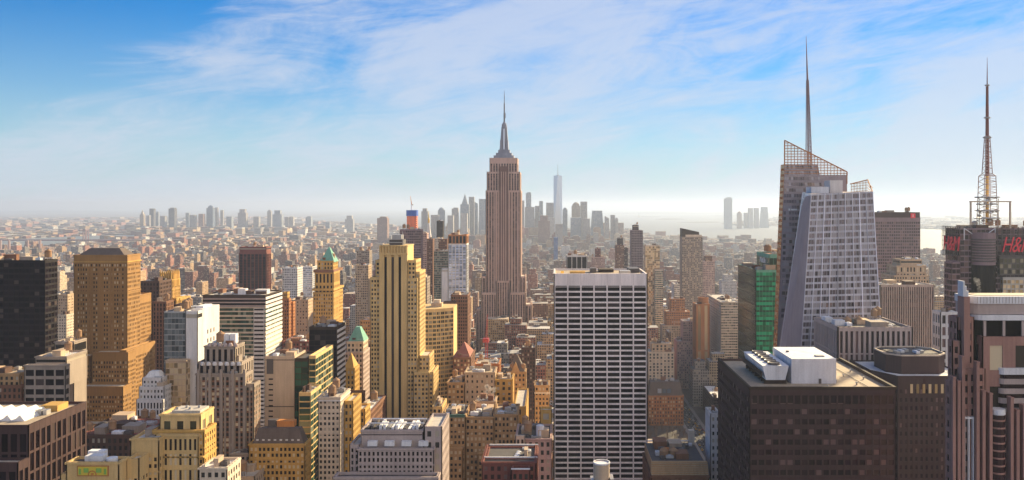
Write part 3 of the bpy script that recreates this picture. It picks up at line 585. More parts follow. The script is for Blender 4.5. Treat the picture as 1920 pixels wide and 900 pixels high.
b.sep('mast', 'white_metal', (), [tube((cxp, Y, wz(394, Y)), (cxp, Y, wz(383, Y)), 1.6, n=4)]); b.sep('jib', 'orange_metal', (), [tube((cxp, Y, wz(384, Y)), (cxp - 2, Y - 8, wz(368, Y)), 1.3, .6, n=4)]); b.sep('counterweight', 'dark_steel', [box8(cxp - 1.5, cxp + 2.4, Y, Y + 8, wz(385, Y), wz(383, Y))]); b.done()
b = B('gilded_spire_tower', 'slender stone tower with a steep white spire and gilded lantern', 'tower')
Y = 1750; cxp = wx(803, Y)
b.blk(797, 809, 455, Y, D=16, st=S('mauve', 2.8, 3.8, .5, .4)); z0 = wz(456, Y); hw = wx(809, Y) - cxp
b.add('roof', 'white_stone', pyramid(cxp - hw, cxp + hw, Y, Y + 2 * hw, z0, wz(418, Y), .18, .18)); b.sep('lantern', 'gilt', (), [lathe((cxp, Y + hw, wz(418, Y)), [(2.0, 0), (2.0, 6), (2.6, 7), (1.2, 11), (.1, 26)], 10)]); b.done()
b = B('brown_twin_slab', 'narrow brown brick slab left of the gilded spire', 'tower'); b.blk(790, 800, 437, 1500, D=22, st=S('rose_stone', 2.8, 3.6)); b.done()
b = B('brown_twin_slab', 'tall reddish brick slab directly right of the gilded spire', 'tower'); b.blk(801, 811, 448, 1420, xs=814, st=S('brown_brick', 2.8, 3.6)); b.done()
b = B('dark_capped_tower', 'pale shaft with a dark glass top, right of the gilded spire', 'tower'); b.blk(815, 826, 447, 1900, xs=829, st=S('pale_stone', 3, 3.6)); b.blk(819, 830, 414, 1925, D=20, st=S('bronze', 3, 3.6, .3, .3, gl='glass_dark'), zb=90); b.done()
b = B('teal_glass_tower', 'teal glass tower left of the blue striped tower', 'tower'); b.blk(814, 840, 470, 1330, D=26, st=S('grey_stone', 2.6, 3.6, .12, .3, gl='glass_green')); b.blk(823, 838, 448, 1360, D=18, st=S('brown_brick', 3, 3.6), zb=60, roof='copper'); b.done()
b = B('red_brown_tower', 'red brown granite tower with dark vertical glazing, above the striped glass block', 'tower')
Y = 1200
b.blk(449, 499, 474, Y, xs=507, st=S('red_brick', 5.2, 3.8, .22, .06, gl='glass_dark', dep=.8), roof='roof_red'); b.blk(450, 499, 463, Y + 1, D=20, st=S('red_brick', 60, 60, .02, .98), zb=120, roof='roof_red'); b.done()
b = B('white_gridded_tower', 'pale grey gridded tower left of the green pyramid tower', 'tower'); b.blk(530, 557, 502, 1130, xs=567, st=S('white_stone', 2.6, 3.3, .45, .45), clutter=3); b.done()
b = B('blue_window_block', 'low white block banded with blue glass between pale and green topped towers'); b.blk(567, 585, 500, 1500, D=30, st=S('white_stone', 3, 3.6, .05, .45, gl='glass_sky')); b.done()
b = B('yellow_slab_pair', 'narrow yellow tower with stepped shoulders right of the striped glass block', 'tower'); b.blk(529, 541, 560, 900, xs=545, st=S('orange_stone', 2.6, 3.5)); b.blk(531, 538, 548, 904, D=8, st=S('gold_stone', 2.6, 3.5), zb=100); b.blk(543, 549, 566, 912, xs=553, st=S('orange_stone', 2.6, 3.5)); b.done()
b = B('beige_wide_block', 'plain beige block with lit west wall left of the green pyramid tower'); b.blk(545, 577, 562, 960, xs=592, st=S('beige', 3.2, 3.6, .6, .5), clutter=3); b.done()
b = B('red_roofed_block', 'low red brick block with orange lit parapets below the yellow tower'); b.blk(530, 580, 640, 780, D=30, st=S('red_brick', 3, 3.6), roof='roof_red', clutter=12); b.done()
b = B('copper_topped_block', 'stone tower under a truncated green copper roof, left of the gold striped tower', 'tower')
Y = 650
X0, X1, Y0, Y1, zr = b.blk(647, 680, 660, Y, xs=692, st=S('grey_pink', 2.8, 3.6, .5, .4, ind=40)); b.blk(651, 680, 640, Y + 2, D=17, st=S('pale_stone', 2.8, 3.8), zb=100); b.add('roof', 'copper', pyramid(wx(651, Y), wx(681, Y), Y + 2.5, Y + 19, wz(641, Y + 2), wz(616, Y), .28, .3)); b.done()
b = B('mustard_pyramid_block', 'small mustard block under a gold pyramid roof beside the bronze glass tower')
Y = 610
X0, X1, Y0, Y1, zr = b.blk(644, 664, 690, Y, xs=673, st=S('gold_stone', 2.8, 3.8, .5, .42, ind=20)); b.add('roof', 'gold_stone', pyramid(X0, X1, Y0, Y1, zr, wz(664, Y), .03, .03)); b.blk(642, 680, 735, Y - 7, D=6, st=S('brown_brick', 2.8, 3.8)); b.done()
b = B('brown_flat_block', 'brown brick block with a pale flat roof at the foot of the gold striped tower'); b.blk(662, 690, 776, 520, D=52, st=S('brown_brick', 3, 3.8, .5, .4, ind=30), roof='roof_white', clutter=3); b.done()
for lab, a in (('olive brown flat block between the green pyramid and gold striped towers', (676, 712, 600, 930, 20, 'tan_brick')), ('dark olive slab just left of the gold striped tower', (690, 704, 644, 880, 20, 'brown_brick')), ('tan roofed slab with lit west edge behind the green pyramid tower', (667, 690, 497, 1250, 22, 'beige')),
               ('green grey slanted glass block behind the gold striped tower', (669, 692, 470, 1500, 24, 'grey_stone')), ('brown block with stepped roof under the plum slab', (780, 800, 520, 1000, 24, 'grey_stone'))):
    b = B('office_block', lab); b.blk(*a[:4], D=a[4], st=S(a[5], 2.8, 3.6), clutter=3); b.done()
# ---- brown group right of the gold tower
st = S('tan_brick', 2.5, 3.6, .45, .45, gl='glass_bright', ind=100)
b = B('stepped_tan_block', 'broad tan block with green trimmed roof terrace, left of the white gridded slab')
Y = 520
b.blk(829, 872, 778, Y, D=30, st=st, roof='roof_tar', clutter=8); b.wblk(wx(872, Y) + .5, wx(925, Y), Y + 1, Y + 30, 0, wz(782, Y), st, 'roof_tar', 6); b.wblk(wx(925, Y) + .5, wx(969, Y), Y + 2, Y + 30, 0, wz(778, Y), st, 'roof_tan', 5)
b.wblk(wx(829, Y), wx(868, Y), Y - 5, Y - .6, 0, wz(835, Y), st); b.wblk(wx(898, Y), wx(928, Y), Y - 4, Y - .6, 0, wz(845, Y), st); b.box('terrace_trim', 'copper', wx(829, Y) - .3, wx(872, Y), Y - .75, Y - .45, wz(782, Y), wz(777, Y)); b.done()
b = B('tan_wing_block', 'narrow tan stepped block in the gap right of the gold striped tower'); b.blk(811, 828, 762, 560, D=24, st=S('tan_stone', 2.9, 3.7, ind=30), clutter=1); b.blk(813, 828, 800, 548, D=10, st=S('tan_brick', 2.9, 3.7)); b.done()
b = B('plain_tan_block', 'flat topped tan block with a plain upper wall behind the steam')
Y = 620
b.blk(872, 927, 698, Y, D=22, st=S('beige', 3.6, 3.8, .66, .5, gl='glass_bright', ind=40), roof='roof_tan', clutter=1); b.wblk(wx(840, Y), wx(872, Y) - .6, Y - 2, Y + 20, 0, wz(716, Y), S('tan_brick', 2.9, 3.7, .45, .45, gl='glass_bright', ind=40), 'roof_tar', 2); b.wblk(wx(927, Y) + .6, wx(960, Y), Y + 2, Y + 24, 0, wz(712, Y), S('gold_stone', 4.2, 3.8, .55, .4), 'roof_tan', 2); b.done()
b = B('steaming_hut_block', 'small tan block with chimney pots giving off white steam'); Y = 575
X0, X1, Y0, Y1, zr = b.blk(893, 928, 752, Y, D=16, st=S('beige', 2.6, 3.7)); 
for i in range(8): b.sep('chimney_pot', 'white_stone', (), [lathe((X0 + 1 + i * 1.55, Y0 + 3, zr), [(.5, 0), (.4, 1.6)], 8)])
b.done(); STEAM1 = (wx(908, Y), Y + 6, zr + 1)
b = B('yellow_hut_block', 'yellow block with a blank lit west wall left of the white gridded slab'); b.blk(964, 985, 762, 560, xs=990, st=S('gold_stone', 7, 9, .8, .6)); b.done()
b = B('hip_roofed_tower', 'brown block under a red pyramid roof, right of the curved glass block'); Y = 740
X0, X1, Y0, Y1, zr = b.blk(850, 882, 670, Y, xs=890, st=S('brown_brick', 2.8, 3.7, .45, .42, gl='glass_bright')); b.add('roof', 'roof_red', pyramid(X0, X1, Y0, Y1, zr, wz(648, Y), .06, .1)); b.done()
b = B('scaffolded_block', 'half built low block wrapped in orange scaffolding below the red crane'); Y = 800
X0, X1, Y0, Y1, zr = b.blk(890, 935, 682, Y, D=30, st=S('orange_stone', 3, 3.6, .3, .3, gl='glass_dark'), roof='roof_light', clutter=9)
for j in range(5): b.sep('scaffold', 'orange_metal', [box8(X0 - .8, X1 + .8, Y0 - 1.6, Y0 - 1.3, zr - 2 - j * 3.5, zr - 1.4 - j * 3.5)])
for i in range(8): b.sep('scaffold', 'orange_metal', [box8(X0 + i * 3.2, X0 + .3 + i * 3.2, Y0 - 1.9, Y0 - 1.62, zr - 20, zr + 3)])
b.done()
Y = 845; cxp = wx(912, Y)
b = B('tower_crane', 'red lattice crane standing by the orange scaffolded block', 'crane')
b.sep('mast', 'red_paint', (), [tube((cxp - 1 + u, Y + v, 0), (cxp - 1 + u, Y + v, wz(632, Y)), .28, n=4) for u in (0, 2) for v in (0, 2)] + [tube((cxp - 1 + 2 * (k % 2), Y, 30 + k * 3), (cxp + 1 - 2 * (k % 2), Y, 33 + k * 3), .18, n=4) for k in range(32)])
tip = np.array([cxp + 1.5, Y - 6, wz(588, Y)]); rootp = np.array([cxp, Y, wz(634, Y)])
b.sep('jib', 'red_paint', (), [tube(rootp + [u, 0, 0], tip, .3, n=4) for u in (-.9, .9)] + [tube(rootp + (tip - rootp) * k / 9 + [-.8 + .09 * k, 0, 0], rootp + (tip - rootp) * (k + .7) / 9 + [.8 - .09 * k, 0, 0], .16, n=4) for k in range(9)])
b.sep('cab', 'red_paint', [box8(cxp - 3.5, cxp + 2.4, Y - 2, Y + 6, wz(642, Y), wz(635, Y))]); b.sep('counterweight', 'dark_steel', [box8(cxp - 6.5, cxp - 3.6, Y + 2, Y + 6, wz(650, Y), wz(636, Y))]); b.done()
b = B('gabled_brown_block', 'tan brick block with a steep slate gable left of the white gridded slab'); Y = 700
X0, X1, Y0, Y1, zr = b.blk(951, 985, 697, Y, D=16, st=S('tan_brick', 2.8, 3.7, .5, .42, gl='glass_bright', ind=30)); b.add('roof', 'roof_slate', pyramid(X0, X1, Y0, Y1, zr, wz(668, Y), .1, .1)); b.sep('gable', 'tan_brick', (), [([(X0 + 3, Y0 - .2, zr), (X0 + 11, Y0 - .2, zr), (X0 + 7, Y0 - .2, zr + 9), (X0 + 3, Y0 + 4, zr), (X0 + 11, Y0 + 4, zr), (X0 + 7, Y0 + 4, zr + 9)], [[0, 1, 2], [5, 4, 3], [0, 2, 5, 3], [1, 4, 5, 2]])]); b.done()
b = B('arched_brown_block', 'narrow brown block with arched top storey close beside the white gridded slab'); Y = 640
X0, X1, Y0, Y1, zr = b.blk(1003, 1029, 722, Y, D=18, st=S('tan_brick', 2.5, 3.7, .5, .42), clutter=5); b.box('cornice', 'pale_stone', X0 - .5, X1 + .5, Y0 - .8, Y1 + .4, wz(738, Y), wz(735, Y)); b.done()
b = B('dark_slim_slab', 'slim dark brown slab behind the arched block left of the white gridded slab', 'tower'); b.blk(978, 1003, 652, 800, D=20, st=S('dark_brick', 2.8, 3.7), clutter=3); b.done()
b = B('grey_machinery_block', 'grey block crowded with rooftop tanks and machinery at the foot of the white gridded slab'); Y = 450
X0, X1, Y0, Y1, zr = b.blk(968, 1033, 822, Y, D=30, st=S('rose_stone', 3.4, 4.4, .5, .45, ind=40), roof='roof_tar', clutter=8); b.tank(X0 + 6, Y0 + 10, zr, 2.2); b.sep('water_tank', 'white_metal', (), [lathe((X1 - 6, Y0 + 8, zr), [(2.2, 0), (2.2, 6), (.2, 6.6)], 14)]); b.wblk(X0, X0 + 4.5, Y0 - 1.6, Y0 - .5, 0, zr + 3, S('pale_stone', 3, 4)); b.wblk(X1 - 6, X1, Y1 + .5, Y1 + 8, 0, zr + 9, S('gold_stone', 5, 6)); b.done()
b = B('dark_red_block', 'dark red brick block with white edged flat roofs, bottom centre'); Y = 380
X0, X1, Y0, Y1, zr = b.blk(905, 1003, 866, Y, D=28, st=S('red_brick', 2.9, 3.7, .5, .45, gl='glass_plum', ind=60), roof='roof_tar'); b.blk(912, 1006, 858, Y + 8, D=18, st=S('red_brick', 3, 4), zb=90, roof='roof_slate'); b.blk(960, 992, 880, Y - 7, D=6, st=S('red_brick', 3, 4), roof='roof_tar')
for x_, y_, w_, d_ in ((X0, Y0 + 6.9, X1 - X0 + 1, .5), (X0 + 1, Y1 - .6, X1 - X0, .5)): b.sep('coping', 'white_metal', [box8(x_, x_ + w_, y_, y_ + d_, wz(857.5, Y + 8), wz(856, Y + 8) + .2)])
b.sep('coping', 'white_metal', [box8(wx(960, Y - 7) - .4, wx(992, Y - 7) + .4, Y - 7.5, Y - 6.9, wz(880, Y - 7), wz(878, Y - 7))])
for i in range(3): b.sep('fan', 'white_metal', (), [lathe((X0 + 15 + i * .4, Y0 + 11 + i * 3.2, wz(858, Y + 8) - 1), [(1.2, 0), (1.2, 1.1), (.7, 1.3)], 12)])
b.clutter(X0 + 16, X1 - 1, Y0 + 9, Y1 - 2, wz(858, Y + 8) - 1, 4); b.done()
# ---- tall spired tower
b = B('spired_stone_tower', 'tall rose stone setback tower with a slender antenna spire, centre of the skyline', 'tower')
st = S('rose_stone', 4.0, 3.75, .42, .36, sp='plum_spandrel', gl='glass_plum', ind=100, dep=1.1, top=3)
Y = 1300
b.blk(912, 975, 357, Y, D=58, st=st); b.blk(914, 973.5, 322, Y + 2, D=54, st=st, zb=270); b.blk(919, 969, 296, Y + 6, D=46, st=S('rose_stone', 4.0, 3.75, .42, .36, sp='plum_spandrel', gl='glass_plum', dep=.9, top=9), zb=300)
def esb(u0, u1, yt, y0, d): b.wblk(wx(u0, Y), wx(u1, Y), Y - y0, Y - y0 + d, 0, wz(yt, Y), st)
esb(904, 931, 548, 9, 8); esb(957, 985, 548, 9, 8); esb(932.5, 955.5, 526, 4, 3.2); esb(985.5, 996, 570, 4, 30); esb(894, 903.5, 578, 4, 30); esb(976.5, 984, 518, 0, 40); esb(904, 911, 518, 0, 40)
b.box('bay', 'rose_stone', wx(918, Y), wx(933, Y), Y - .9 - 1.6, Y - .95, 0, wz(330, Y)) if False else None
b.sep('recessed_bay', 'plum_spandrel', [box8(wx(936, Y), wx(952.5, Y), Y - 1.3, Y - 1.13, 0, wz(312, Y))])
for u0 in (915.5, 929, 933.5, 939.5, 943.6, 947.7, 953.2, 958.5, 971): b.box('pier', 'rose_stone', wx(u0, Y), wx(u0 + 1.5, Y), Y - 2.2, Y - 1.32, 0, wz(322 if u0 > 930 and u0 < 955 else 360, Y))
yc = Y + 28; cxp = wx(943.5, Y); m = Y / F
z = lambda py: wz(py, Y + 8)
b.sep('crown_tier', 'crown_metal', [box8(cxp - 19 * m, cxp + 19 * m, yc - 16, yc + 16, z(297), z(291)), box8(cxp - 15 * m, cxp + 15 * m, yc - 13, yc + 13, z(291), z(286)), box8(cxp - 11 * m, cxp + 11 * m, yc - 10, yc + 10, z(286), z(280))])
hx = box8(cxp - 8.5 * m, cxp + 8.5 * m, yc - 7, yc + 7, z(280), z(238)); hx[4:, 0] = cxp + np.array([-5.2, 5.2, 5.2, -5.2]) * m; hx[4:, 1] = yc + np.array([-4.3, -4.3, 4.3, 4.3])
b.sep('mooring_mast', 'crown_metal', [hx]); 
for u in (-1, 1): b.sep('mast_wing', 'crown_metal', [box8(cxp + u * 6.2 * m - 1.2, cxp + u * 6.2 * m + 1.2, yc - 8.5, yc + 8.5, z(280), z(262))])
b.sep('mast_window', 'glass_sky', [box8(cxp - 1.6 * m, cxp + 1.6 * m, yc - 8.2, yc - 5, z(279), z(240))])
b.sep('mast_cap', 'crown_metal', (), [lathe((cxp, yc, z(238)), [(5.6 * m, 0), (5.6 * m, 2), (4.8 * m, 2.2), (4.8 * m, 5), (4.9 * m, 5.3), (3.2 * m, 8), (1.2 * m, 10.5)], 14)])
b.sep('antenna', 'dark_steel', (), [lathe((cxp, yc, z(227)), [(1.5 * m, 0), (1.5 * m, 14), (1.1 * m, 15), (1.2 * m, 30), (.7 * m, 31), (.6 * m, 42), (.2 * m, 51)], 8)] + [tube((cxp + 2.4 * m, yc, z(219)), (cxp + 2.4 * m, yc, z(209)), .5, n=4)])
b.done()
# ---- white gridded slab
b = B('white_gridded_slab', 'large white travertine slab with a grid of wide dark windows, right of centre', 'tower')
Y = 540
X0, X1, Y0, Y1, zr = b.blk(1040, 1212, 513, Y, D=44, st=S('travertine', 8.5, 3.46, .10, .31, gl='glass_black', ind=100, dep=.7, top=8.8), roof='roof_tan')
for j in range(1, 7): b.box('joint', 'grey_pink', X0 + j * 8.5 - .06, X0 + j * 8.5 + .06, Y0 - .74, Y0 - .65, wz(534, Y), wz(514, Y))
for i in range(7): b.sep('louvre', 'dark_steel', [box8(X0 + i * 8.5 + .6, X0 + (i + 1) * 8.5 - .6, Y0 - .78, Y0 - .67, wz(537.5, Y), wz(535.5, Y))])
for q in ((4, 6, 6, 12, 2.4, 'gilt'), (10, 20, 7, 14, 1.9, 'gold_stone'), (24, 28, 20, 30, 3, 'dark_steel'), (30, 40, 24, 36, 2, 'bronze'), (43, 50, 8, 16, 2.2, 'steel'), (50, 57, 20, 38, 2.8, 'dark_steel')): b.sep('rooftop_unit', q[5], [box8(X0 + q[0], X0 + q[1], Y0 + q[2], Y0 + q[3], zr, zr + q[4])])
b.done()
b = B('round_metal_tank', 'open topped round metal tank with a wooden cone inside, bottom right of centre', 'tank')
Y = 300; c = (wx(1128, Y), Y, wz(905, Y)); rr = 15 * Y / F
b.sep('drum', 'concrete', (), [lathe(c, [(rr, -20), (rr, 0), (rr, 7.4), (rr - .3, 7.5), (rr - .35, 5.2)], 28)]); b.sep('rim', 'white_metal', (), [lathe((c[0], c[1], c[2] + 7.0), [(rr + .08, 0), (rr + .2, .3), (rr + .1, .6), (rr - .2, .6), (rr - .3, .2)], 28)]); b.sep('cone', 'tank_wood', (), [lathe((c[0], c[1], c[2] + 5.1), [(rr - .4, 0), (.1, 1.6)], 20)])
b.sep('support', 'steel', [box8(c[0] - 4, c[0] - 2.9, c[1] - 3, c[1] + 3, c[2] - 4, c[2] + 1.6), box8(c[0] + 2.9, c[0] + 4.2, c[1] - 3, c[1] + 3, c[2] - 4, c[2] + 2.2)]); b.sep('base_tower', 'brown_brick', [box8(c[0] - 8, c[0] + 8, c[1] - 7, c[1] + 7, 0, c[2] - 4)])
b.blocks.append((c[0] - 8, c[0] + 8, Y - 7, Y + 7, 0, 150)); b.done()
b = B('lattice_roofed_block', 'tan block with a scaled mansard and two cone roofed water tanks, bottom right of centre'); Y = 420
X0, X1, Y0, Y1, zr = b.blk(1222, 1328, 892, Y, D=40, st=S('brown_brick', 3.6, 4, .5, .4, ind=30), roof='roof_tar')
b.add('mansard', 'tan_brick', pyramid(X0 - .2, X1 + .4, Y0 - .2, Y0 + 7, zr - 1, wz(869, Y), .98, .3)); zt = wz(869, Y)
b.box('wall', 'tan_brick', X0 + .6, X1 - .6, Y0 + 3.6, Y1 - 1, zr, zt - .9); b.box('roof', 'roof_tar', X0 + 1, X1 - 1, Y0 + 4, Y1 - 1.4, zt - .9, zt - .6)
for j in range(8):
    f_ = (j + .5) / 8; b.box('mansard_scales', 'roof_tan', X0 - .1, X1 + .3, Y0 - .3 + f_ * 2.45, Y0 + .0 + f_ * 2.45, zr - 1 + f_ * (zt - zr + 1) - .22, zr - 1 + f_ * (zt - zr + 1))
for k in range(9): b.sep('roof_rail', 'white_metal', (), [tube((X0 + 2 + k * 3, Y1 - 2, zt - .6), (X0 + 2 + k * 3, Y1 - 2, zt + 1.2), .12, n=4)])
b.clutter(X0 + 1, X1 - 5, Y0 + 5, Y1 - 3, zt - .6, 14, 77)
for i in range(2): b.sep('water_tank', 'tank_wood', (), [lathe((X0 + 8 + i * 5, Y0 + 14, zt - .6), [(2.4, 0), (2.4, 3.2), (2.5, 3.2), (.1, 4.9)], 16)])
for k in range(4):
    rk = random.Random(k); a_, b_ = X0 + 2 + rk.random() * 23, Y0 + 6 + rk.random() * 28; b.sep('rooftop_unit', rk.choice(['white_metal', 'steel', 'orange_stone', 'dark_steel']), [box8(a_, a_ + 1.5 + 3 * rk.random(), b_, b_ + 1 + 2 * rk.random(), zt - .6, zt + .4 + 2 * rk.random())])
b.sep('roof_hut', 'pale_stone', [box8(X1 - 4, X1 - 1, Y1 - 5, Y1 - 1, zt - .6, zt + 7)]); b.sep('pipe', 'white_metal', (), [tube((X0 + 2, Y1 - 3, zt + 1), (X1 - 2, Y1 - 3, zt + 1), .35)]); b.done()
# ---- centre right
b = B('slatted_white_tower', 'narrow white tower with small paired windows beside the dark slab', 'tower'); b.blk(1333, 1350, 775, 440, xs=1324, st=S('white_stone', 2.4, 3.8, .55, .5, ind=30), roof='roof_light', clutter=1); b.done()
b = B('white_roofed_block', 'dark block with a bright flat white roof above the avenue'); b.blk(1338, 1362, 746, 1000, xs=1318, st=S('umber', 3, 3.8, .1, .35, gl='glass_dark'), roof='roof_white'); b.done()
b = B('mansard_lit_block', 'gold lit block with dark mansard and blue skylights beside the avenue'); Y = 990
X0, X1, Y0, Y1, zr = b.blk(1216, 1281, 742, Y, D=26, st=S('orange_stone', 3.2, 4.2, .5, .4, gl='glass_bright', ind=50), roof='roof_slate'); b.add('roof', 'roof_slate', pyramid(X0, X1, Y0, Y1, zr, wz(718, Y), .85, .6)); 
for i in range(3): b.sep('skylight', 'glass_sky', [box8(X0 + 11 + i * 5.6, X0 + 15.5 + i * 5.6, Y0 + .4, Y0 + 2, zr + 4, zr + 9)])
b.clutter(X0 + 6, X1 - 6, Y0 + 8, Y1 - 6, wz(718, Y), 6); b.done()
b = B('cream_pier_block', 'cream stone block with vertical piers right of the white gridded slab'); b.blk(1216, 1262, 662, 1040, xs=1216, st=S('pale_stone', 4.4, 3.8, .5, .3), roof='roof_light') if False else b.blk(1216, 1264, 660, 1040, D=26, st=S('pale_stone', 4.4, 3.8, .5, .3, ind=40), roof='roof_light'); b.blk(1222, 1258, 644, 1046, D=18, st=S('beige', 4.4, 3.8, .5, .3), zb=60, clutter=2); b.done()
b = B('stepped_orange_tower', 'orange tan stepped tower with water tank hut, right of the white gridded slab', 'tower'); Y = 1350
b.blk(1242, 1296, 610, Y, D=30, st=S('beige', 3, 3.7)); b.blk(1249, 1293, 584, Y + 3, D=24, st=S('orange_stone', 3, 3.7), zb=60); b.blk(1258, 1284, 560, Y + 6, D=16, st=S('orange_stone', 3, 3.7), zb=60); b.done()
b = B('brown_stepped_tower', 'brown stepped brick tower with lit window dots left of the orange slab', 'tower'); Y = 1190
b.blk(1270, 1308, 640, Y, D=30, st=S('rose_stone', 2.6, 3.5, .5, .45, gl='glass_bright')); b.blk(1281, 1308, 602, Y + 3, D=24, st=S('rose_stone', 2.6, 3.5), zb=60, clutter=2); b.done()
b = B('orange_slab_tower', 'tall narrow orange brown slab with rounded top and gold glass strip', 'tower'); Y = 1136
X0, X1, Y0, Y1, zr = b.blk(1305, 1330, 570, Y, D=24, st=S('orange_stone', 9, 60, .55, .03, gl='glass_amber', dep=.5)); b.sep('roof_drum', 'orange_stone', (), [lathe(((X0 + X1) / 2 + 3, Y0 + 12, zr), [(7, 0), (7, 9), (6.5, 9), (6.4, 8)], 20)]); b.done()
b = B('cream_striped_block', 'cream horizontally striped office block left of the green glass tower', 'tower'); Y = 1120
b.blk(1352, 1386, 566, Y, xs=1326, st=S('pale_stone', 2.6, 3.6, .12, .5, gl='glass_olive', dep=.4), roof='roof_light', clutter=7); b.done()
b = B('emerald_glass_tower', 'emerald green glass tower with dark side and roof sign, left of the slanted tower', 'tower'); Y = 660
X0, X1, Y0, Y1, zr = b.blk(1418, 1484, 506, Y, xs=1385, st=S('copper', 2.6, 3.9, .06, .36, sp='glass_forest', gl='glass_emerald', ind=100, dep=.2, top=2), roof='roof_tar')
xl = X0 - .45
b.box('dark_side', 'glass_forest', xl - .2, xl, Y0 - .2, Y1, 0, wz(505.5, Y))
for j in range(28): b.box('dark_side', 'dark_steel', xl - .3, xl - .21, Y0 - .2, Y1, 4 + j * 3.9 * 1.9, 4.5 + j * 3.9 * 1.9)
xa = wx(1443, Y + 8); b.wblk(xa, X1, Y + 8, Y + 50, zr, wz(477, Y + 8), S('copper', 3, 4, .06, .2, sp='glass_forest', gl='glass_forest', dep=.15, top=3), 'roof_red')
cu = bpy.data.curves.new('sign_lettering', 'FONT'); cu.body = 'MetLife'; cu.size = 6.2; cu.extrude = .12; cu.offset = .05; cu.shear = .12; cu.materials.append(MATS['white_paint'])
g1 = b.done(); o = link('sign_lettering', text_mesh('sign_lettering', cu, 'white_paint'), g1); o.rotation_euler = (R(90), 0, R(-90)); o.location = (xa - .5 - g1.location[0], Y + 38 - g1.location[1], wz(495, Y + 8) - g1.location[2])
b = B('slim_dark_tower', 'slim dark blue grey tower with stepped cap right of the hazy downtown', 'tower'); Y = 1750
b.blk(1184, 1205, 432, Y, D=30, st=S('mauve', 3.4, 3.5, .2, .4, gl='glass_dark'), roof='roof_tar'); b.blk(1187, 1197, 422, Y + 4, D=16, st=S('umber', 40, 40, .02, .97), zb=120); b.done()
b = B('brown_twin_topped_tower', 'brown tower with a smaller dark shoulder left of the slim dark tower', 'tower'); b.blk(1155, 1170, 460, 1900, D=26, st=S('brown_brick', 3.2, 3.5)); b.blk(1158, 1168, 447, 1906, D=16, st=S('umber', 3.2, 3.5), zb=90); b.blk(1170, 1177, 465, 1904, D=22, st=S('umber', 3.2, 3.5)); b.done()
b = B('copper_glass_tower', 'mirrored tower glowing peach above pale green glass, right of the slim dark tower', 'tower'); Y = 1420
b.blk(1210, 1237, 460, Y, D=26, st=S('pale_stone', 3, 3.6, .06, .1, gl='glass_amber', dep=.15)); b.blk(1228, 1243, 506, Y - 10, D=9, st=S('pale_stone', 3, 3.6, .1, .35, gl='glass_green')); b.done()
b = B('sloped_top_tower', 'dark grey tower whose top slopes down to the right, before the bay', 'tower'); Y = 1500
X0, X1, Y0, Y1, zr = b.blk(1279, 1317, 444, Y, D=26, st=S('grey_stone', 2.6, 3.4, .42, .45, gl='glass_bright'), roof='roof_tar'); h = box8(X0, X1 - 6, Y0, Y1, zr, wz(428, Y)); h[[5, 6], 2] = wz(435, Y); b.add('sloped_top', 'bronze', h); b.box('parapet_band', 'pale_stone', X0 + 6, X1 - 1, Y0 - .7, Y0 - .5, wz(444, Y), wz(440, Y)); b.done()
b = B('dark_box_block', 'dark block with white pilasters just behind the roof of the white gridded slab'); b.blk(1063, 1100, 479, 1150, D=24, st=S('white_stone', 7, 18, .12, .03, gl='glass_dark', dep=.7), roof='roof_light', clutter=4); b.done()
b = B('red_capped_tower', 'small brown tower with a red brick cap above the white gridded slab'); b.blk(1110, 1134, 482, 1900, D=24, st=S('rose_stone', 3, 3.5)); b.blk(1116, 1126, 466, 1906, D=12, st=S('red_brick', 3, 3.5), zb=70); b.done()
b = B('white_banded_block', 'white horizontally banded block behind the stepped orange tower'); b.blk(1264, 1300, 532, 1600, D=34, st=S('white_stone', 3, 3.8, .1, .5)); b.done()
b = B('rose_brick_tower', 'rose brick tower with stepped crown right of the sloped top tower', 'tower'); b.blk(1317, 1340, 490, 1720, D=26, st=S('rose_stone', 3, 3.6)); b.blk(1322, 1335, 480, 1724, D=16, st=S('brown_brick', 3, 3.6), zb=60); b.done()
# ---- slanted glass tower
b = B('slanted_glass_tower', 'faceted silver glass tower with sloping lattice crown and tall spire', 'tower')
sg = S('facade_metal', 3.1, 4.15, .07, .32, gl='glass_smoke', ind=100, dep=.3, top=1); sf = S('aluminium', 2.4, 4.15, .05, .16, gl='glass_silver', dep=.2, top=.5)  # left facets: sky reflection put into the pale silver glass colour
Y = 540
def P(px, py, y): return np.array([wx(px, y), y, wz(py, y)])
zb_py = lambda y: VY + H * F / y
A1, B1, C1, D1 = P(1505, 360, 566), P(1521, 364, Y), P(1636, 359, Y), P(1634, 359, 600)
A0, B0, C0, D0 = P(1398, zb_py(566), 566), P(1470, zb_py(Y), Y), P(1682, zb_py(Y), Y), P(1680, zb_py(600), 600); E0, E1 = P(1398, zb_py(600), 600), P(1508, 360, 600)
b.add('wall', 'slate_mauve', poly=([A0, B0, C0, D0, E0, A1, B1, C1, D1, E1], [[0, 1, 6, 5], [1, 2, 7, 6], [2, 3, 8, 7], [3, 4, 9, 8], [4, 0, 5, 9], [5, 6, 7, 8, 9]]))
b.facade([B0, C0, C1, B1], sg); b.facade([A0, B0, B1, A1], sf); b.facade([E0, A0, A1, E1], sf)
for j in range(34):
    pass
ncol = 9
for i in range(ncol + 1):
    p0, p1 = B0 + (C0 - B0) * i / ncol, B1 + (C1 - B1) * i / ncol; b.add('mullion', 'glass_silver', poly=tube(p0 + [0, -.35, 0], p1 + [0, -.35, 0], .30, n=4))
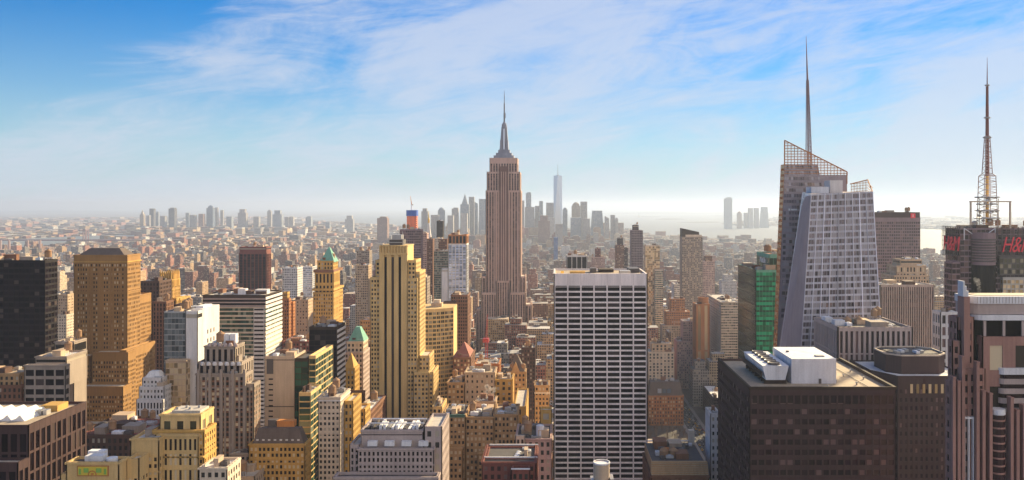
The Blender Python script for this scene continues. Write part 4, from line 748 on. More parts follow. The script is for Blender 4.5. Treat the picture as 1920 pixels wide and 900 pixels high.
# tall rear slab with lattice top
y2 = 606
F0, F1 = P(1440, zb_py(y2), y2), P(1471, 308, y2); G0, G1 = P(1600, zb_py(y2), y2), P(1562, 328, y2)
b.add('wall', 'slate_mauve', poly=([F0, G0, G0 + [0, 9, 0], F0 + [0, 9, 0], P(1471, 308, y2), P(1533, 308, y2), P(1533, 308, y2) + [0, 9, 0], P(1471, 308, y2) + [0, 9, 0], P(1588, 328, y2), P(1588, 328, y2) + [0, 9, 0], P(1533, 328, y2), P(1533, 328, y2) + [0, 9, 0]],
      [[0, 1, 8, 10, 5, 4], [4, 5, 6, 7], [10, 8, 9, 11], [5, 10, 11, 6], [0, 4, 7, 3], [1, 2, 9, 8], [3, 7, 6, 11, 9, 2]]))
b.facade([P(1464, 600, y2), P(1590, 600, y2), P(1533, 309, y2), P(1471, 309, y2)], S('slate_mauve', 3.1, 4.15, .1, .42, gl='glass_smoke', dep=.25, top=.5))
b.facade([F0 + [0, 9, 0], F0, F1, F1 + [0, 9, 0]], S('orange_stone', 3.1, 4.15, .1, .42, gl='glass_amber', dep=.25, top=.5))  # orange light on this side put into its wall and glass colours
lt, ls = [], []
topz = lambda px: 263 + (px - 1471) * (322 - 263) / (1588 - 1471)
for py in np.arange(268, 329, 5.2):
    xr = min(1588, 1471 + (py - 263) * 117 / 59); lt.append(tube(P(1471, py, y2), P(xr, py, y2), .30, n=4))
for px in np.arange(1471, 1589, 6.2): lt.append(tube(P(px, topz(px), y2), P(px, 309 if px < 1533 else 329, y2), .26, n=4))
lt.append(tube(P(1471, 263, y2), P(1588, 322, y2), .5, n=4)); lt.append(tube(P(1588, 322, y2), P(1588, 345, y2), .45, n=4)); lt.append(tube(P(1471, 263, y2), P(1471, 310, y2), .5, n=4))
b.sep('crown_lattice', 'orange_stone', (), lt)  # golden light on the lattice put into its orange colour
lt = []
for px in np.arange(1596, 1628, 5.5): lt.append(tube(P(px, 337 + (1627 - px) * .24, 598), P(px, 362, 598), .2, n=4))
for py in np.arange(342, 360, 5): lt.append(tube(P(1596, py + 3, 598), P(1627, py, 598), .2, n=4)); lt.append(tube(P(1627, py, 598), P(1636, py + 10, 548), .2, n=4))
lt += [tube(P(1594, 345, 598), P(1627, 337, 598), .45, n=4), tube(P(1627, 337, 598), P(1636, 360, 541), .45, n=4)]
b.sep('crown_lattice', 'orange_stone', (), lt)  # golden light likewise put into the colour of these bars
gm, gpn = newmat('screen_glass'); nt2 = gm.node_tree; tr = N('ShaderNodeBsdfTransparent'); mx = N('ShaderNodeMixShader'); mx.inputs[0].default_value = .12; L(tr.outputs[0], mx.inputs[1]); L(gpn.outputs[0], mx.inputs[2]); L(mx.outputs[0], [n for n in nt.nodes if n.type == 'OUTPUT_MATERIAL'][0].inputs[0]); gpn.inputs['Base Color'].default_value = (.55, .55, .55, 1); gpn.inputs['Roughness'].default_value = .1
def thin(pts, d): v = [np.array(p) for p in pts] + [np.array(p) + [0, d, 0] for p in pts]; k = len(pts); return (v, [list(range(k)), list(range(k, 2 * k))[::-1]] + [[i, k + i, k + (i + 1) % k, (i + 1) % k] for i in range(k)])
b.sep('glass_screen', 'screen_glass', (), [thin([P(1471, 309, y2 + .5), P(1532, 309, y2 + .5), P(1534, 328, y2 + .5), P(1588, 328, y2 + .5), P(1588, 322, y2 + .5), P(1471, 263, y2 + .5)], .1)])
b.sep('glass_screen', 'screen_glass', (), [thin([P(1596, 362, 598.5), P(1627, 362, 598.5), P(1627, 337, 598.5), P(1596, 344, 598.5)], .1)])
zr = C1[2] - .2
b.sep('roof_hut', 'white_metal', [box8(wx(1523, 560), wx(1556, 560), 562, 574, zr - 3, wz(350, 560))]); b.sep('roof_hut', 'white_stone', [box8(wx(1556, 570), wx(1580, 570), 570, 582, zr - 3, wz(338, 570))])
ys = 622; sx = wx(1517, ys); leg = []
for u, v in ((-1.9, -1.9), (1.9, -1.9), (1.9, 1.9), (-1.9, 1.9)): leg.append(tube((sx + u, ys + v, wz(330, ys)), (sx - 1.2 + u * .35, ys + v * .35, wz(150, ys)), .38, .22, n=5))
nk = 34
for k in range(nk):
    t0, t1 = k / nk, (k + 1) / nk; a0, a1 = 1.9 * (1 - .65 * t0), 1.9 * (1 - .65 * t1); zz = lambda t: wz(330 - 180 * t, ys); s_ = 1 if k % 2 else -1
    leg.append(tube((sx - 1.2 * t0 - s_ * a0, ys - a0, zz(t0)), (sx - 1.2 * t1 + s_ * a1, ys - a1, zz(t1)), .16, n=4)); leg.append(tube((sx - 1.2 * t0 + a0, ys - s_ * a0, zz(t0)), (sx - 1.2 * t1 + a1, ys + s_ * a1, zz(t1)), .16, n=4))
leg.append(tube((sx - 1.2, ys, wz(150, ys)), (sx - 2.2, ys, wz(68, ys)), .75, .15, n=6)); leg.append(tube((sx, ys, wz(330, ys)), (sx - 1.2, ys, wz(150, ys)), .5, .4, n=6))
b.sep('spire', 'mauve', (), leg)
b.sep('sign_mark', 'white_paint', [box8(wx(1483, y2), wx(1494, y2), y2 - .7, y2 - .4, wz(394.5, y2), wz(391.5, y2))]); b.sep('sign_mark', 'white_paint', [box8(wx(1478, y2), wx(1481, y2), y2 - .7, y2 - .4, wz(395, y2), wz(391, y2))])
b.blocks += [(wx(1400, 540), wx(1682, 600), 540, 648, 0, wz(263, y2))]; b.done()
STEAM3 = (wx(1590, 575), 580, zr + 2)
b = B('red_logo_tower', 'broad plum grey tower with a red square emblem at its top corner', 'tower'); Y = 1000
X0, X1, Y0, Y1, zr = b.blk(1638, 1725, 408, Y, D=34, st=S('mauve', 2.6, 3.7, .3, .35, gl='glass_plum', dep=.25, ind=0, top=5), roof='roof_tar', clutter=3); b.wblk(X0, X1, Y0 + .4, Y1 - .4, zr, wz(398, Y), S('umber', 60, 60, .02, .97, dep=.1), 'roof_tar', 2)
b.sep('emblem', 'sign_red', [box8(wx(1707, Y), wx(1716, Y), Y0 - .7, Y0 - .3, wz(409, Y), wz(400, Y))]); b.sep('emblem_bar', 'white_paint', [box8(wx(1711, Y), wx(1712, Y), Y0 - .85, Y0 - .72, wz(407, Y), wz(402, Y))]); b.done()
b = B('beige_stepped_tower', 'beige stone tower with stepped crown right of the plum grey tower', 'tower'); Y = 900
b.blk(1676, 1741, 516, Y, D=34, st=S('beige', 2.8, 3.7)); b.blk(1681, 1735, 498, Y + 3, D=26, st=S('beige', 3.4, 7, .5, .3, gl='glass_bright'), zb=120); b.blk(1688, 1728, 486, Y + 5, D=20, st=S('beige', 40, 40, .03, .95), zb=120, clutter=3); b.done()
b = B('ribbed_grey_block', 'pale grey finely ribbed office slab below the beige stepped tower', 'tower'); b.blk(1651, 1750, 534, 760, D=30, st=S('fin_stone', 2.05, 3.7, .48, .1, sp='brown_brick', gl='glass_plum', dep=.6), roof='roof_light', clutter=7); b.done()
b = B('stone_fin_block', 'stone block with tall vertical fins and two cone topped tanks on its roof', 'tower'); Y = 480
X0, X1, Y0, Y1, zr = b.blk(1572, 1708, 613, Y, xs=1529, st=S('fin_stone', 3.0, 13.5, .48, .06, gl='glass_plum', ind=100, dep=.8, top=2.4), roof='roof_tar')
for i in range(2): b.sep('water_tank', 'tank_wood', (), [lathe((X0 + 12 + i * 7, Y0 + 20, zr), [(2.6, 0), (2.6, 2.8), (2.7, 2.8), (.1, 4.8)], 16)])
b.sep('cooling_unit', 'white_metal', [box8(X0 + 2, X0 + 8, Y0 + 12, Y0 + 18, zr, zr + 3.2)]); b.sep('cooling_unit', 'white_metal', [box8(X0 - 0 + 1, X0 + 5.5, Y0 + 26, Y0 + 34, zr, zr + 3)])
for k in range(8): b.sep('roof_frame', 'white_metal', [box8(X0 + 22 + k * 2.1, X0 + 22.5 + k * 2.1, Y0 + 16, Y0 + 34, zr + .8, zr + 1.3)])
b.clutter(X0 + 22, X1 - 2, Y0 + 5, Y0 + 15, zr, 5); b.done()
# ---- big dark slab
b = B('dark_slab_with_cooling_tower', 'large dark brown slab with tan roof, white plant box and cooling fans', 'tower'); Y = 350
X0, X1, Y0, Y1, zr = b.blk(1407, 1677, 727, Y, xs=1348, st=S('umber', 3.05, 4.25, .24, .48, gl='glass_plum', ind=100, dep=.45, top=4.6), roof='roof_tan')
b.sep('upper_window_band', 'glass_plum', [box8(X0 + .8, X1 - .8, Y0 - .5, Y0 - .44, wz(755, Y), wz(741, Y))])
for i in range(21): b.box('mullion', 'umber', X0 + i * (X1 - X0) / 20 - .35, X0 + i * (X1 - X0) / 20 + .35, Y0 - .62, Y0 - .51, wz(755, Y), wz(741, Y))
b.box('coping', 'bronze', X0 - .7, X1 + .7, Y0 - .7, Y0 - .1, wz(730, Y), wz(724.6, Y)); b.box('coping', 'bronze', X0 - .7, X0 + .2, Y0 - .1, Y1, wz(730, Y), wz(724.6, Y)); b.box('coping', 'bronze', X1 - .6, X1 + .7, Y0 - .1, Y1, wz(730, Y), wz(724.6, Y))
yb = Y + 13; b.sep('plant_box', 'white_metal', [box8(wx(1484, yb), wx(1568, yb), yb, yb + 31, zr, wz(673, yb))]); b.sep('plant_door', 'dark_steel', [box8(wx(1535, yb), wx(1540, yb), yb - .1, yb + .05, zr, zr + 2.2)])
zpt = wz(673, yb)
b.sep('roof_hatch', 'steel', [box8(wx(1550, yb) - 3, wx(1566, yb) - 3, yb + 5, yb + 8, zpt, zpt + .5)]); b.sep('roof_vent', 'dark_steel', [box8(wx(1495, yb), wx(1500, yb), yb + 17, yb + 18, zpt, zpt + .6)])
for k in range(9): b.sep('roof_vent', 'steel', (), [lathe((X0 + 34 + (k * 7.3) % 22, Y0 + 4 + (k * 11.7) % 52, zr), [(.35, 0), (.35, .9), (.6, 1.0), (.5, 1.3)], 8)])
b.sep('pipe_run', 'dark_steel', (), [tube((X0 + 3, Y0 + 4, zr + .3), (X1 - 4, Y0 + 4, zr + .3), .12, n=5), tube((X1 - 9, Y0 + 4, zr + .3), (X1 - 9, Y1 - 4, zr + .3), .15, n=5)])
xa, xb = wx(1429, Y + 14), wx(1475, Y + 14)
c0, c1 = zr + 1.8, zr + 8
hxx = box8(xa + 1.2, xb - 1.2, Y + 12, Y + 48, c0, c1); hxx[4:, 0] = [xa - .4, xb + .4, xb + .4, xa - .4]; b.sep('cooling_tower', 'white_metal', [hxx])
for i in range(7): b.sep('cooling_frame', 'bronze', [box8(xa + .5, xb - .5, Y + 12.5 + i * 5.7, Y + 13 + i * 5.7, zr, c0)])
b.sep('cooling_rail', 'bronze', [box8(xa - .9, xa - .5, Y + 12, Y + 48, c0 + 1.4, c0 + 3.6)])
for i in range(6): 
    for k in range(1): b.sep('fan', 'dark_steel', (), [lathe(((xa + xb) / 2 + (-1.0 if i % 1 else 0), Y + 15.2 + i * 5.8, c1), [(2.7, 0), (2.5, .9), (2.6, 1.0), (2.3, .8), (.5, .5)], 18)])
b.done()
b = B('dark_octagonal_tower', 'dark brown tower with chamfered corners and an octagonal rooftop crown', 'tower'); Y = 430
X0, X1, zt = wx(1684, Y), wx(1800, Y), wz(706, Y); xl, y1 = wx(1640, Y + 10), Y + 46
XB = X1 + 6
base = [(X0, Y), (X1, Y), (XB, Y + 8), (XB, y1), (xl, y1), (xl, Y + 16)]
b.add('wall', 'umber', poly=([(x_, y_, 0) for x_, y_ in base] + [(x_, y_, zt) for x_, y_ in base], [[i, (i + 1) % 6, 6 + (i + 1) % 6, 6 + i] for i in range(6)]))
b.add('roof', 'roof_white', poly=([(x_, y_, zt - 1) for x_, y_ in base] + [(x_, y_, zt - .8) for x_, y_ in base], [[6, 7, 8, 9, 10, 11], [0, 5, 4, 3, 2, 1]]))
so_ = S('umber', 2.7, 4.4, .55, .5, gl='glass_plum', ind=60, dep=.35, top=7)
for i in (0, 5, 4): p, q = base[i], base[(i + 1) % 6]; b.facade([(*p, 0), (*q, 0), (*q, zt + .4), (*p, zt + .4)], so_)
for i in range(6): b.sep('lit_window', 'glass_amber', [box8(wx(1706 + i * 11.5, Y), wx(1711 + i * 11.5, Y), Y - .5, Y - .4, wz(737, Y), wz(720, Y))])
oc = lambda x0, x1, y0, y1, c: [(x0 + c, y0), (x1 - c, y0), (x1, y0 + c), (x1, y1 - c), (x1 - c, y1), (x0 + c, y1), (x0, y1 - c), (x0, y0 + c)]
ring = oc(wx(1666, Y + 12), wx(1778, Y + 12), Y + 10, Y + 38, 6); zc = wz(668, Y + 10)
b.add('crown', 'umber', poly=([(x_, y_, zt - .8) for x_, y_ in ring] + [(x_, y_, zc) for x_, y_ in ring], [[i, (i + 1) % 8, 8 + (i + 1) % 8, 8 + i] for i in range(8)] + [list(range(8, 16))]))
for i in range(8):
    p, q = np.array([*ring[i], zc + .4]), np.array([*ring[(i + 1) % 8], zc + .4]); b.sep('crown_rim', 'pale_stone', (), [tube(p, q, .5, n=4)])
b.sep('crown_deck', 'roof_tar', [box8(ring[7][0] + 4, ring[2][0] - 4, Y + 14, Y + 34, zc, zc + .3)])
for k in range(5): b.sep('rooftop_unit', 'white_metal' if k % 2 else 'steel', [box8(ring[7][0] + 6 + k * 3.5, ring[7][0] + 8 + k * 3.5, Y + 16 + 3 * (k % 3), Y + 21 + 3 * (k % 3), zc + .3, zc + 1.5)])
b.blocks.append((xl, XB, Y, y1, 0, zt)); b.done()
b = B('white_pier_block', 'pale stone framed block between the ribbed slab and the sign tower'); b.blk(1764, 1796, 585, 520, xs=1750, st=S('white_stone', 3.4, 7.4, .4, .3, gl='glass_plum', dep=.5), roof='roof_light', clutter=4); b.done()
# ---- sign tower
b = B('signboard_tower', 'dark glass tower carrying red lettered sign frames and a tall lattice mast', 'tower'); Y = 600
gsd = S('mauve', 3.0, 3.9, .08, .26, gl='glass_plum', ind=60, dep=.25, top=1)
X0, X1, Y0, Y1, zr = b.blk(1800, 1965, 428, Y, xs=1774, st=gsd, roof='roof_light', clutter=6); b.blk(1785, 1800, 492, Y - 12, D=11, st=gsd)
b.blk(1874, 1965, 480, Y - 3, D=2.5, st=S('dark_steel', 3, 3.6, .2, .3, gl='glass_olive', dep=.3), yb=516); b.blk(1880, 1965, 520, Y - 3, D=2.5, st=S('steel', 3, 3.6, .2, .3, gl='glass_amber', dep=.3), yb=552)
dc = (wx(1842, Y), Y - 1, wz(560, Y)); dr = 21 * Y / F
b.sep('drum', 'mauve', (), [lathe((dc[0], dc[1], wz(600, Y)), [(dr, 0), (dr, wz(436, Y) - wz(600, Y)), (dr - .4, wz(436, Y) - wz(600, Y))], 26)])
for j in range(9): b.sep('drum_band', 'dark_steel', (), [lathe((dc[0], dc[1], wz(450 + j * 5, Y)), [(dr + .1, 0), (dr + .4, .3), (dr + .4, .9), (dr + .1, 1.1)], 26)])
b.sep('drum_glass', 'glass_dark', (), [lathe((dc[0], dc[1], wz(560, Y)), [(dr + .12, 0), (dr + .12, wz(496, Y) - wz(560, Y))], 26)])
def grid(p, u, v, nu, nv, r): 
    p, u, v = map(np.array, (p, u, v)); return [tube(p + u * i / nu, p + u * i / nu + v, r, n=4) for i in range(nu + 1)] + [tube(p + v * j / nv, p + v * j / nv + u, r, n=4) for j in range(nv + 1)]
ztop = wz(425, Y)
zs0 = wz(480, Y); b.sep('sign_frame', 'dark_steel', (), grid((X0 - 2.5, Y0 - 1, zs0), (0, Y1 - Y0 + 2, 0), (0, 0, ztop - zs0), 9, 6, .22)); b.sep('sign_frame', 'dark_steel', (), grid((X0 - 1.0, Y0 - 1, zs0), (0, Y1 - Y0 + 2, 0), (0, 0, ztop - zs0), 9, 6, .18))
xf = wx(1870, Y - 4); b.sep('sign_frame', 'dark_steel', (), grid((xf, Y0 - 4, wz(478, Y)), (38, 0, 0), (0, 0, ztop - wz(478, Y)), 10, 6, .22)); b.sep('sign_frame', 'dark_steel', (), grid((xf, Y0 - 2.4, wz(478, Y)), (38, 0, 0), (0, 0, ztop - wz(478, Y)), 10, 6, .18))
for u in (1806, 1864): b.sep('strut', 'white_metal', (), [tube((wx(u, Y), Y - 1.5, wz(450, Y)), (wx(u, Y), Y - 1.5, wz(428, Y)), .4, n=4), tube((wx(u, Y), Y - 1.5, wz(428, Y)), (wx(1835, Y), Y - 1.5, wz(448, Y)), .35, n=4)])
zb2 = zr; pm = (wx(1851, Y + 20), Y + 20)
for u in (1820, 1894): b.sep('portal_post', 'pale_stone', (), [tube((wx(u, Y + 14), Y + 14, zb2), (wx(u, Y + 14), Y + 14, wz(378, Y + 14)), .8, n=4)])
b.sep('portal_beam', 'pale_stone', (), [tube((wx(1818, Y + 14), Y + 14, wz(378, Y + 14)), (wx(1896, Y + 14), Y + 14, wz(378, Y + 14)), .7, n=4)])
for u in (1836, 1872): b.sep('mast_brace', 'steel', (), [tube((wx(u, Y + 20), Y + 20, zb2), (wx(u, Y + 20), Y + 20, wz(372, Y + 20)), .3, n=4)])
ya = Y + 20; mst = []; zz = lambda py: wz(py, ya)
prof = [(424, 5.2), (330, 4.2), (326, 2.6), (255, 1.3)]
for (p0, r0), (p1, r1) in zip(prof[:-1], prof[1:]):
    for u, v in ((-1, -1), (1, -1), (1, 1), (-1, 1)): mst.append(tube((pm[0] + u * r0, ya + v * r0, zz(p0)), (pm[0] + u * r1, ya + v * r1, zz(p1)), .3, n=4))
    nn = max(2, int((p0 - p1) / 5))
    for k in range(nn):
        a0, a1 = r0 + (r1 - r0) * k / nn, r0 + (r1 - r0) * (k + 1) / nn; q0, q1 = p0 + (p1 - p0) * k / nn, p0 + (p1 - p0) * (k + 1) / nn; sg_ = 1 if k % 2 else -1
        mst.append(tube((pm[0] - sg_ * a0, ya - a0, zz(q0)), (pm[0] + sg_ * a1, ya - a1, zz(q1)), .2, n=4)); mst.append(tube((pm[0] - a1, ya - a1, zz(q1)), (pm[0] + a1, ya - a1, zz(q1)), .2, n=4)); mst.append(tube((pm[0] - a0, ya - sg_ * a0, zz(q0)), (pm[0] - a1, ya + sg_ * a1, zz(q1)), .2, n=4))
b.sep('mast', 'rose_stone', (), mst); b.sep('mast_pole', 'red_brick', (), [tube((pm[0], ya, zz(330)), (pm[0], ya, zz(162)), 1.5, .9, n=8), tube((pm[0], ya, zz(162)), (pm[0], ya, zz(108)), .5, .12, n=6)])
b.sep('mast_core', 'gilt', (), [tube((pm[0], ya, zz(424)), (pm[0], ya, zz(330)), 1.2, n=8)])
for py, w_ in ((410, 9), (396, 8.4), (384, 7.5), (371, 8.5), (259, 2.9), (222, 2.2), (161, 1.6)): b.sep('mast_ring', 'steel', (), [lathe((pm[0], ya, zz(py)), [(w_, 0), (w_ + .2, .5), (w_, .9), (w_ * .9, .5)], 10)])
r = random.Random(3)
for k in range(12): t = r.random() * 6.28; pp = r.uniform(375, 420); b.sep('dish', r.choice(['white_metal', 'steel']), (), [lathe((pm[0] + 6.5 * math.cos(t), ya - abs(6.5 * math.sin(t)), zz(pp)), [(.2, 0), (1.1, .6), (1.2, 1.6), (.2, 2)], 8)])
b.sep('dish', 'steel', (), [lathe((wx(1827, ya), ya, zb2 + 2), [(.2, 0), (2.2, 1), (2.4, 3), (.4, 4.2)], 10)])
g = b.done(); gl = np.array(g.location)
def text(parent, name, body, size, mat, loc, rot, ex=.3, off=.12, shear=.3, sx=1.0):
    cu = bpy.data.curves.new(name, 'FONT'); cu.body = body; cu.size = size; cu.extrude = ex; cu.offset = off; cu.shear = shear; cu.space_character = .92; cu.materials.append(MATS[mat])
    o = link(name, text_mesh(name, cu, mat), parent, tuple(np.array(loc) - np.array(parent.location))); o.rotation_euler = rot; o.scale = (sx, 1, 1); return o
text(g, 'sign_lettering', 'H&M', 16.0, 'sign_red', (wx(1877, Y - 5), Y0 - 4.9, wz(472, Y)), (R(90), 0, 0), off=-.05, shear=.38, sx=.66)
text(g, 'sign_lettering', 'H&M', 15.0, 'sign_red', (X0 - 3.3, Y1 - 2, wz(470, Y)), (R(90), 0, R(-90)), off=.02, shear=.2, sx=.8)
# ---- granite tower, right foreground
b = B('pink_granite_tower', 'stepped pink granite tower with rounded white crown at the right edge', 'tower'); Y = 285
pg = S('pink_granite', 2.6, 3.9, .45, .42, gl='glass_plum', ind=100, dep=.35, top=2); gl2 = S('umber', 3, 3.9, .12, .3, gl='glass_dark', dep=.25)
Wx = lambda px: wx(px, Y)
b.wblk(Wx(1778), Wx(1800), Y - 2, Y + 1, 0, wz(712, Y), pg); b.wblk(Wx(1800), Wx(1842), Y - 1, Y + 6, 0, wz(690, Y), pg); b.wblk(Wx(1802), Wx(1830), Y + 2.2, Y + 8, 100, wz(596, Y), pg); b.wblk(Wx(1790), Wx(1802), Y + 1.4, Y + 4, 100, wz(640, Y), pg); b.wblk(Wx(1842), Wx(1990), Y - 1, Y + 18, 0, wz(772, Y), pg)
b.wblk(Wx(1845), Wx(1990), Y + .8, Y + 20, 100, wz(632, Y), S('pink_granite', 8, 14, .5, .4, gl='glass_bright', dep=.4, top=3))
for px, yt in ((1779, 705), (1788, 712), (1796, 667), (1823, 677), (1834, 730), (1847, 735), (1886, 743), (1897, 766), (1909, 757), (1922, 764), (1934, 760)): b.sep('pier', 'pink_granite', [box8(Wx(px - 2.8), Wx(px + 2.8), Y - 4.0, Y - 1.6, 0, wz(yt, Y)), box8(Wx(px - 3.2), Wx(px + 3.2), Y - 4.2, Y - 1.5, wz(yt, Y), wz(yt, Y) + .5)])
b.sep('window_frame', 'white_metal', [box8(Wx(1801 + 8 * i), Wx(1803 + 8 * i), Y - 2.6, Y - 1.5, 0, wz(778, Y)) for i in range(3)] + [box8(Wx(1801), Wx(1819), Y - 2.65, Y - 1.5, wz(782, Y), wz(779, Y))]); b.sep('tall_pier', 'pink_granite', [box8(Wx(1806), Wx(1817), Y - .6, Y + 4, 100, wz(556, Y))])
for k in range(3): b.sep('pier_cap', 'white_metal', [box8(Wx(1805 + k * 3.5), Wx(1808 + k * 3.5), Y - .4, Y + 3.5, wz(556, Y), wz(527 + k * 9, Y))])
b.sep('window_strip', 'glass_dark', [box8(Wx(1801), Wx(1806), Y + 1.2, Y + 2, 120, wz(620, Y))])
def rounded(x0, x1, y0, y1, c, z0, z1, nseg=6):
    pts = [(x0 + c - c * math.cos(t), y0 + c - c * math.sin(t)) for t in np.linspace(0, math.pi / 2, nseg)] + [(x1, y0), (x1, y1), (x0, y1)]
    k = len(pts); return ([(x_, y_, z0) for x_, y_ in pts] + [(x_, y_, z1) for x_, y_ in pts], [[i, (i + 1) % k, k + (i + 1) % k, k + i] for i in range(k)] + [list(range(k, 2 * k)), list(range(k))[::-1]])
b.sep('crown_band', 'white_metal', (), [rounded(Wx(1824), Wx(1995), Y + 2, Y + 13, 4, wz(571, Y), wz(557, Y))]); b.sep('crown_drum', 'grey_pink', (), [rounded(Wx(1826), Wx(1995), Y + 2.5, Y + 13, 4, wz(591, Y), wz(571, Y))]); b.sep('crown_band', 'white_metal', (), [rounded(Wx(1832), Wx(1995), Y + 1.6, Y + 13, 4, wz(602, Y), wz(592, Y))]); b.sep('crown_deck', 'roof_tan', (), [rounded(Wx(1832), Wx(1990), Y + 4, Y + 12, 4, wz(557, Y), wz(556, Y))])
for k in range(24): b.sep('crown_rib', 'grey_stone', [box8(Wx(1838 + k * 6), Wx(1838.5 + k * 6), Y + 1.9, Y + 2.0, wz(570, Y), wz(558, Y))])
b.sep('window_bay', 'glass_dark', (), [rounded(Wx(1834), Wx(1995), Y + 3.4, Y + 12, 4, 100, wz(602, Y))]); b.sep('mullion', 'grey_pink', [box8(Wx(1850 + k * 36), Wx(1855 + k * 36), Y + 2.0, Y + 2.38, wz(632, Y), wz(603, Y)) for k in range(4)])
for j in range(9): b.sep('terrace_band', 'white_metal' if j == 0 else 'grey_pink', (), [rounded(Wx(1873), Wx(1990), Y - .6, Y + 2.9, 2, wz(702 + j * 18, Y), wz(692 + j * 18 if j else 690, Y))])
b.sep('terrace_glass', 'glass_plum', (), [rounded(Wx(1874), Wx(1990), Y - .3, Y + 2.9, 2, wz(850, Y), wz(692, Y))])
b.sep('bay', 'glass_plum', (), [lathe((Wx(1866), Y - 1.5, 0), [(2.3, 0), (2.3, wz(772, Y))], 14)]); b.sep('bay_cap', 'white_metal', (), [lathe((Wx(1866), Y - 1.5, wz(774, Y)), [(2.4, 0), (2.5, .4), (2.4, 1.8), (1.8, 1.9)], 14)])
for j in range(16): b.sep('bay_ring', 'pink_granite', (), [lathe((Wx(1866), Y - 1.5, wz(786 + j * 14, Y)), [(2.32, 0), (2.42, .1), (2.42, .5), (2.32, .6)], 14)])
b.done(); STEAM2 = (wx(1838, Y + 16), Y + 16, wz(560, Y))

# ------------------------------------------------------------------ far skylines
def far_tower(x0, x1, yt, Y, mat, label, group, top=None, D=None, name='hazy_tower'):
    X0, X1, z1 = wx(x0, Y), wx(x1, Y), wz(yt, Y); D = D or max(25, min(60, X1 - X0)); hx, po = [box8(X0, X1, Y, Y + D, 0, z1)], []
    c = ((X0 + X1) / 2, Y + D / 2, z1); wv = (X1 - X0) / 2
    if top == 'spire': hx.append(pyramid(X0 + wv * .3, X1 - wv * .3, Y + 4, Y + D - 4, z1, z1 + 2.4 * wv, .05, .05))
    elif top == 'step': hx.append(box8(X0 + wv * .35, X1 - wv * .35, Y + 5, Y + D - 5, z1, z1 + wv * .9))
    elif top == 'dome': po.append(lathe(c, [(wv * .9, 0), (wv * .8, wv * .4), (wv * .45, wv * .75), (.1, wv * .9)], 12))
    elif top == 'slope': hx[0][[5, 6], 2] -= wv * 1.2
    elif top == 'taper': hx[0][4:, 0] = [X0 + wv * .35, X1 - wv * .35, X1 - wv * .35, X0 + wv * .35]
    elif top == 'box': hx.append(box8(X0 + wv * .5, X1 - wv * .2, Y + 5, Y + D - 5, z1, z1 + wv * .3))
    o = single(name, label, 'tower', 'city_masonry', hx, po, group)
    me = o.data; ca = me.color_attributes.new('Col', 'FLOAT_COLOR', 'CORNER'); ca.data.foreach_set('color', np.tile([*mat, 1], (len(me.loops), 1)).ravel().astype(np.float32))
    FOOT.append((X0, X1, Y, Y + D, 0, z1)); return o
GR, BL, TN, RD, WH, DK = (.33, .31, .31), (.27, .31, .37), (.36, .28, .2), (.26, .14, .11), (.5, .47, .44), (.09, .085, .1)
g_ = 'hazy downtown towers'
for x0, x1, yt, Y, c, lab, tp in (
    (790, 802, 396, 5300, GR, 'pale hazy slab with a notched top just right of the orange netted tower', 'step'), (808, 822, 403, 5500, GR, 'low grey hazy block right of the notched slab downtown', None), (821, 833, 394, 5900, BL, 'dome topped hazy tower left of the gothic pointed one', 'dome'),
    (847, 859, 391, 5600, GR, 'squat grey hazy tower between the domed and the pointed one', 'box'), (839, 850, 404, 5200, WH, 'small pale hazy tower low in front of the squat grey one', None), (863, 879, 383, 6000, BL, 'broad hazy tower with a gothic point, left of the spired stone tower', 'spire'), (879, 889, 369, 6100, GR, 'tallest flat topped hazy slab left of the spired stone tower', None),
    (889.5, 896, 378, 6050, BL, 'hazy slab with sloping roof beside the tallest flat slab', 'slope'), (898, 912, 373, 5800, BL, 'blue grey hazy tower half hidden by the spired stone tower on its left', None), (864, 876, 400, 5100, WH, 'pale slim hazy block low before the gothic pointed tower', None), (976, 983, 376, 5900, GR, 'hazy slab touching the right side of the spired stone tower', None),
    (986, 996, 362, 6200, BL, 'tall hazy tower with an open lattice top right of the spired stone tower', 'box'), (984, 1002, 388, 5700, GR, 'wide grey hazy block beneath the lattice topped tower', None), (1003, 1011, 386, 5800, GR, 'grey hazy block left of the narrow twin slab', None), (1011, 1018, 377, 6000, BL, 'narrow hazy slab between lattice topped tower and tallest glass tower', None),
    (1024, 1038, 380, 5750, GR, 'boxy hazy tower just left of the tallest glass tower', None), (1055, 1064, 393, 5700, BL, 'round topped hazy tower just right of the tallest glass tower', 'dome'), (1072, 1088, 386, 5600, TN, 'hazy tower with a domed shoulder right of the tallest glass tower', 'dome'), (1088.5, 1101, 378, 5650, GR, 'tall square hazy tower beside the domed shoulder one', None),
    (1070, 1090, 408, 5300, BL, 'low dark hazy block at the foot of the domed shoulder tower', None), (1106, 1134, 395, 5500, BL, 'wide hazy tower with sloping shoulders near the bay', 'taper'), (1134, 1142, 405, 5450, GR, 'small sloping hazy block right of the wide sloping shouldered tower', 'slope'), (1145, 1153, 403, 5500, GR, 'slim hazy tower standing at the edge of the bay', None),
    (1153.5, 1159, 411, 5480, GR, 'short hazy block at the water side, last of downtown', 'step'), (1009, 1031, 414, 5000, RD, 'reddish hazy stepped block below the boxy tower downtown', 'step'), (1041, 1055, 420, 4700, GR, 'grey hazy block in front of the tallest glass tower', None), (1029, 1040, 408, 5300, WH, 'pale hazy block left of the foot of the tallest glass tower', None),
    (1038, 1046, 445, 3600, (.05, .12, .35), 'small bright blue block among roofs right of the spired stone tower', None), (1093, 1106, 410, 5250, GR, 'low hazy slab between the square and the sloping shouldered towers', None)):
    far_tower(x0, x1, yt, Y, c, lab, g_, tp)
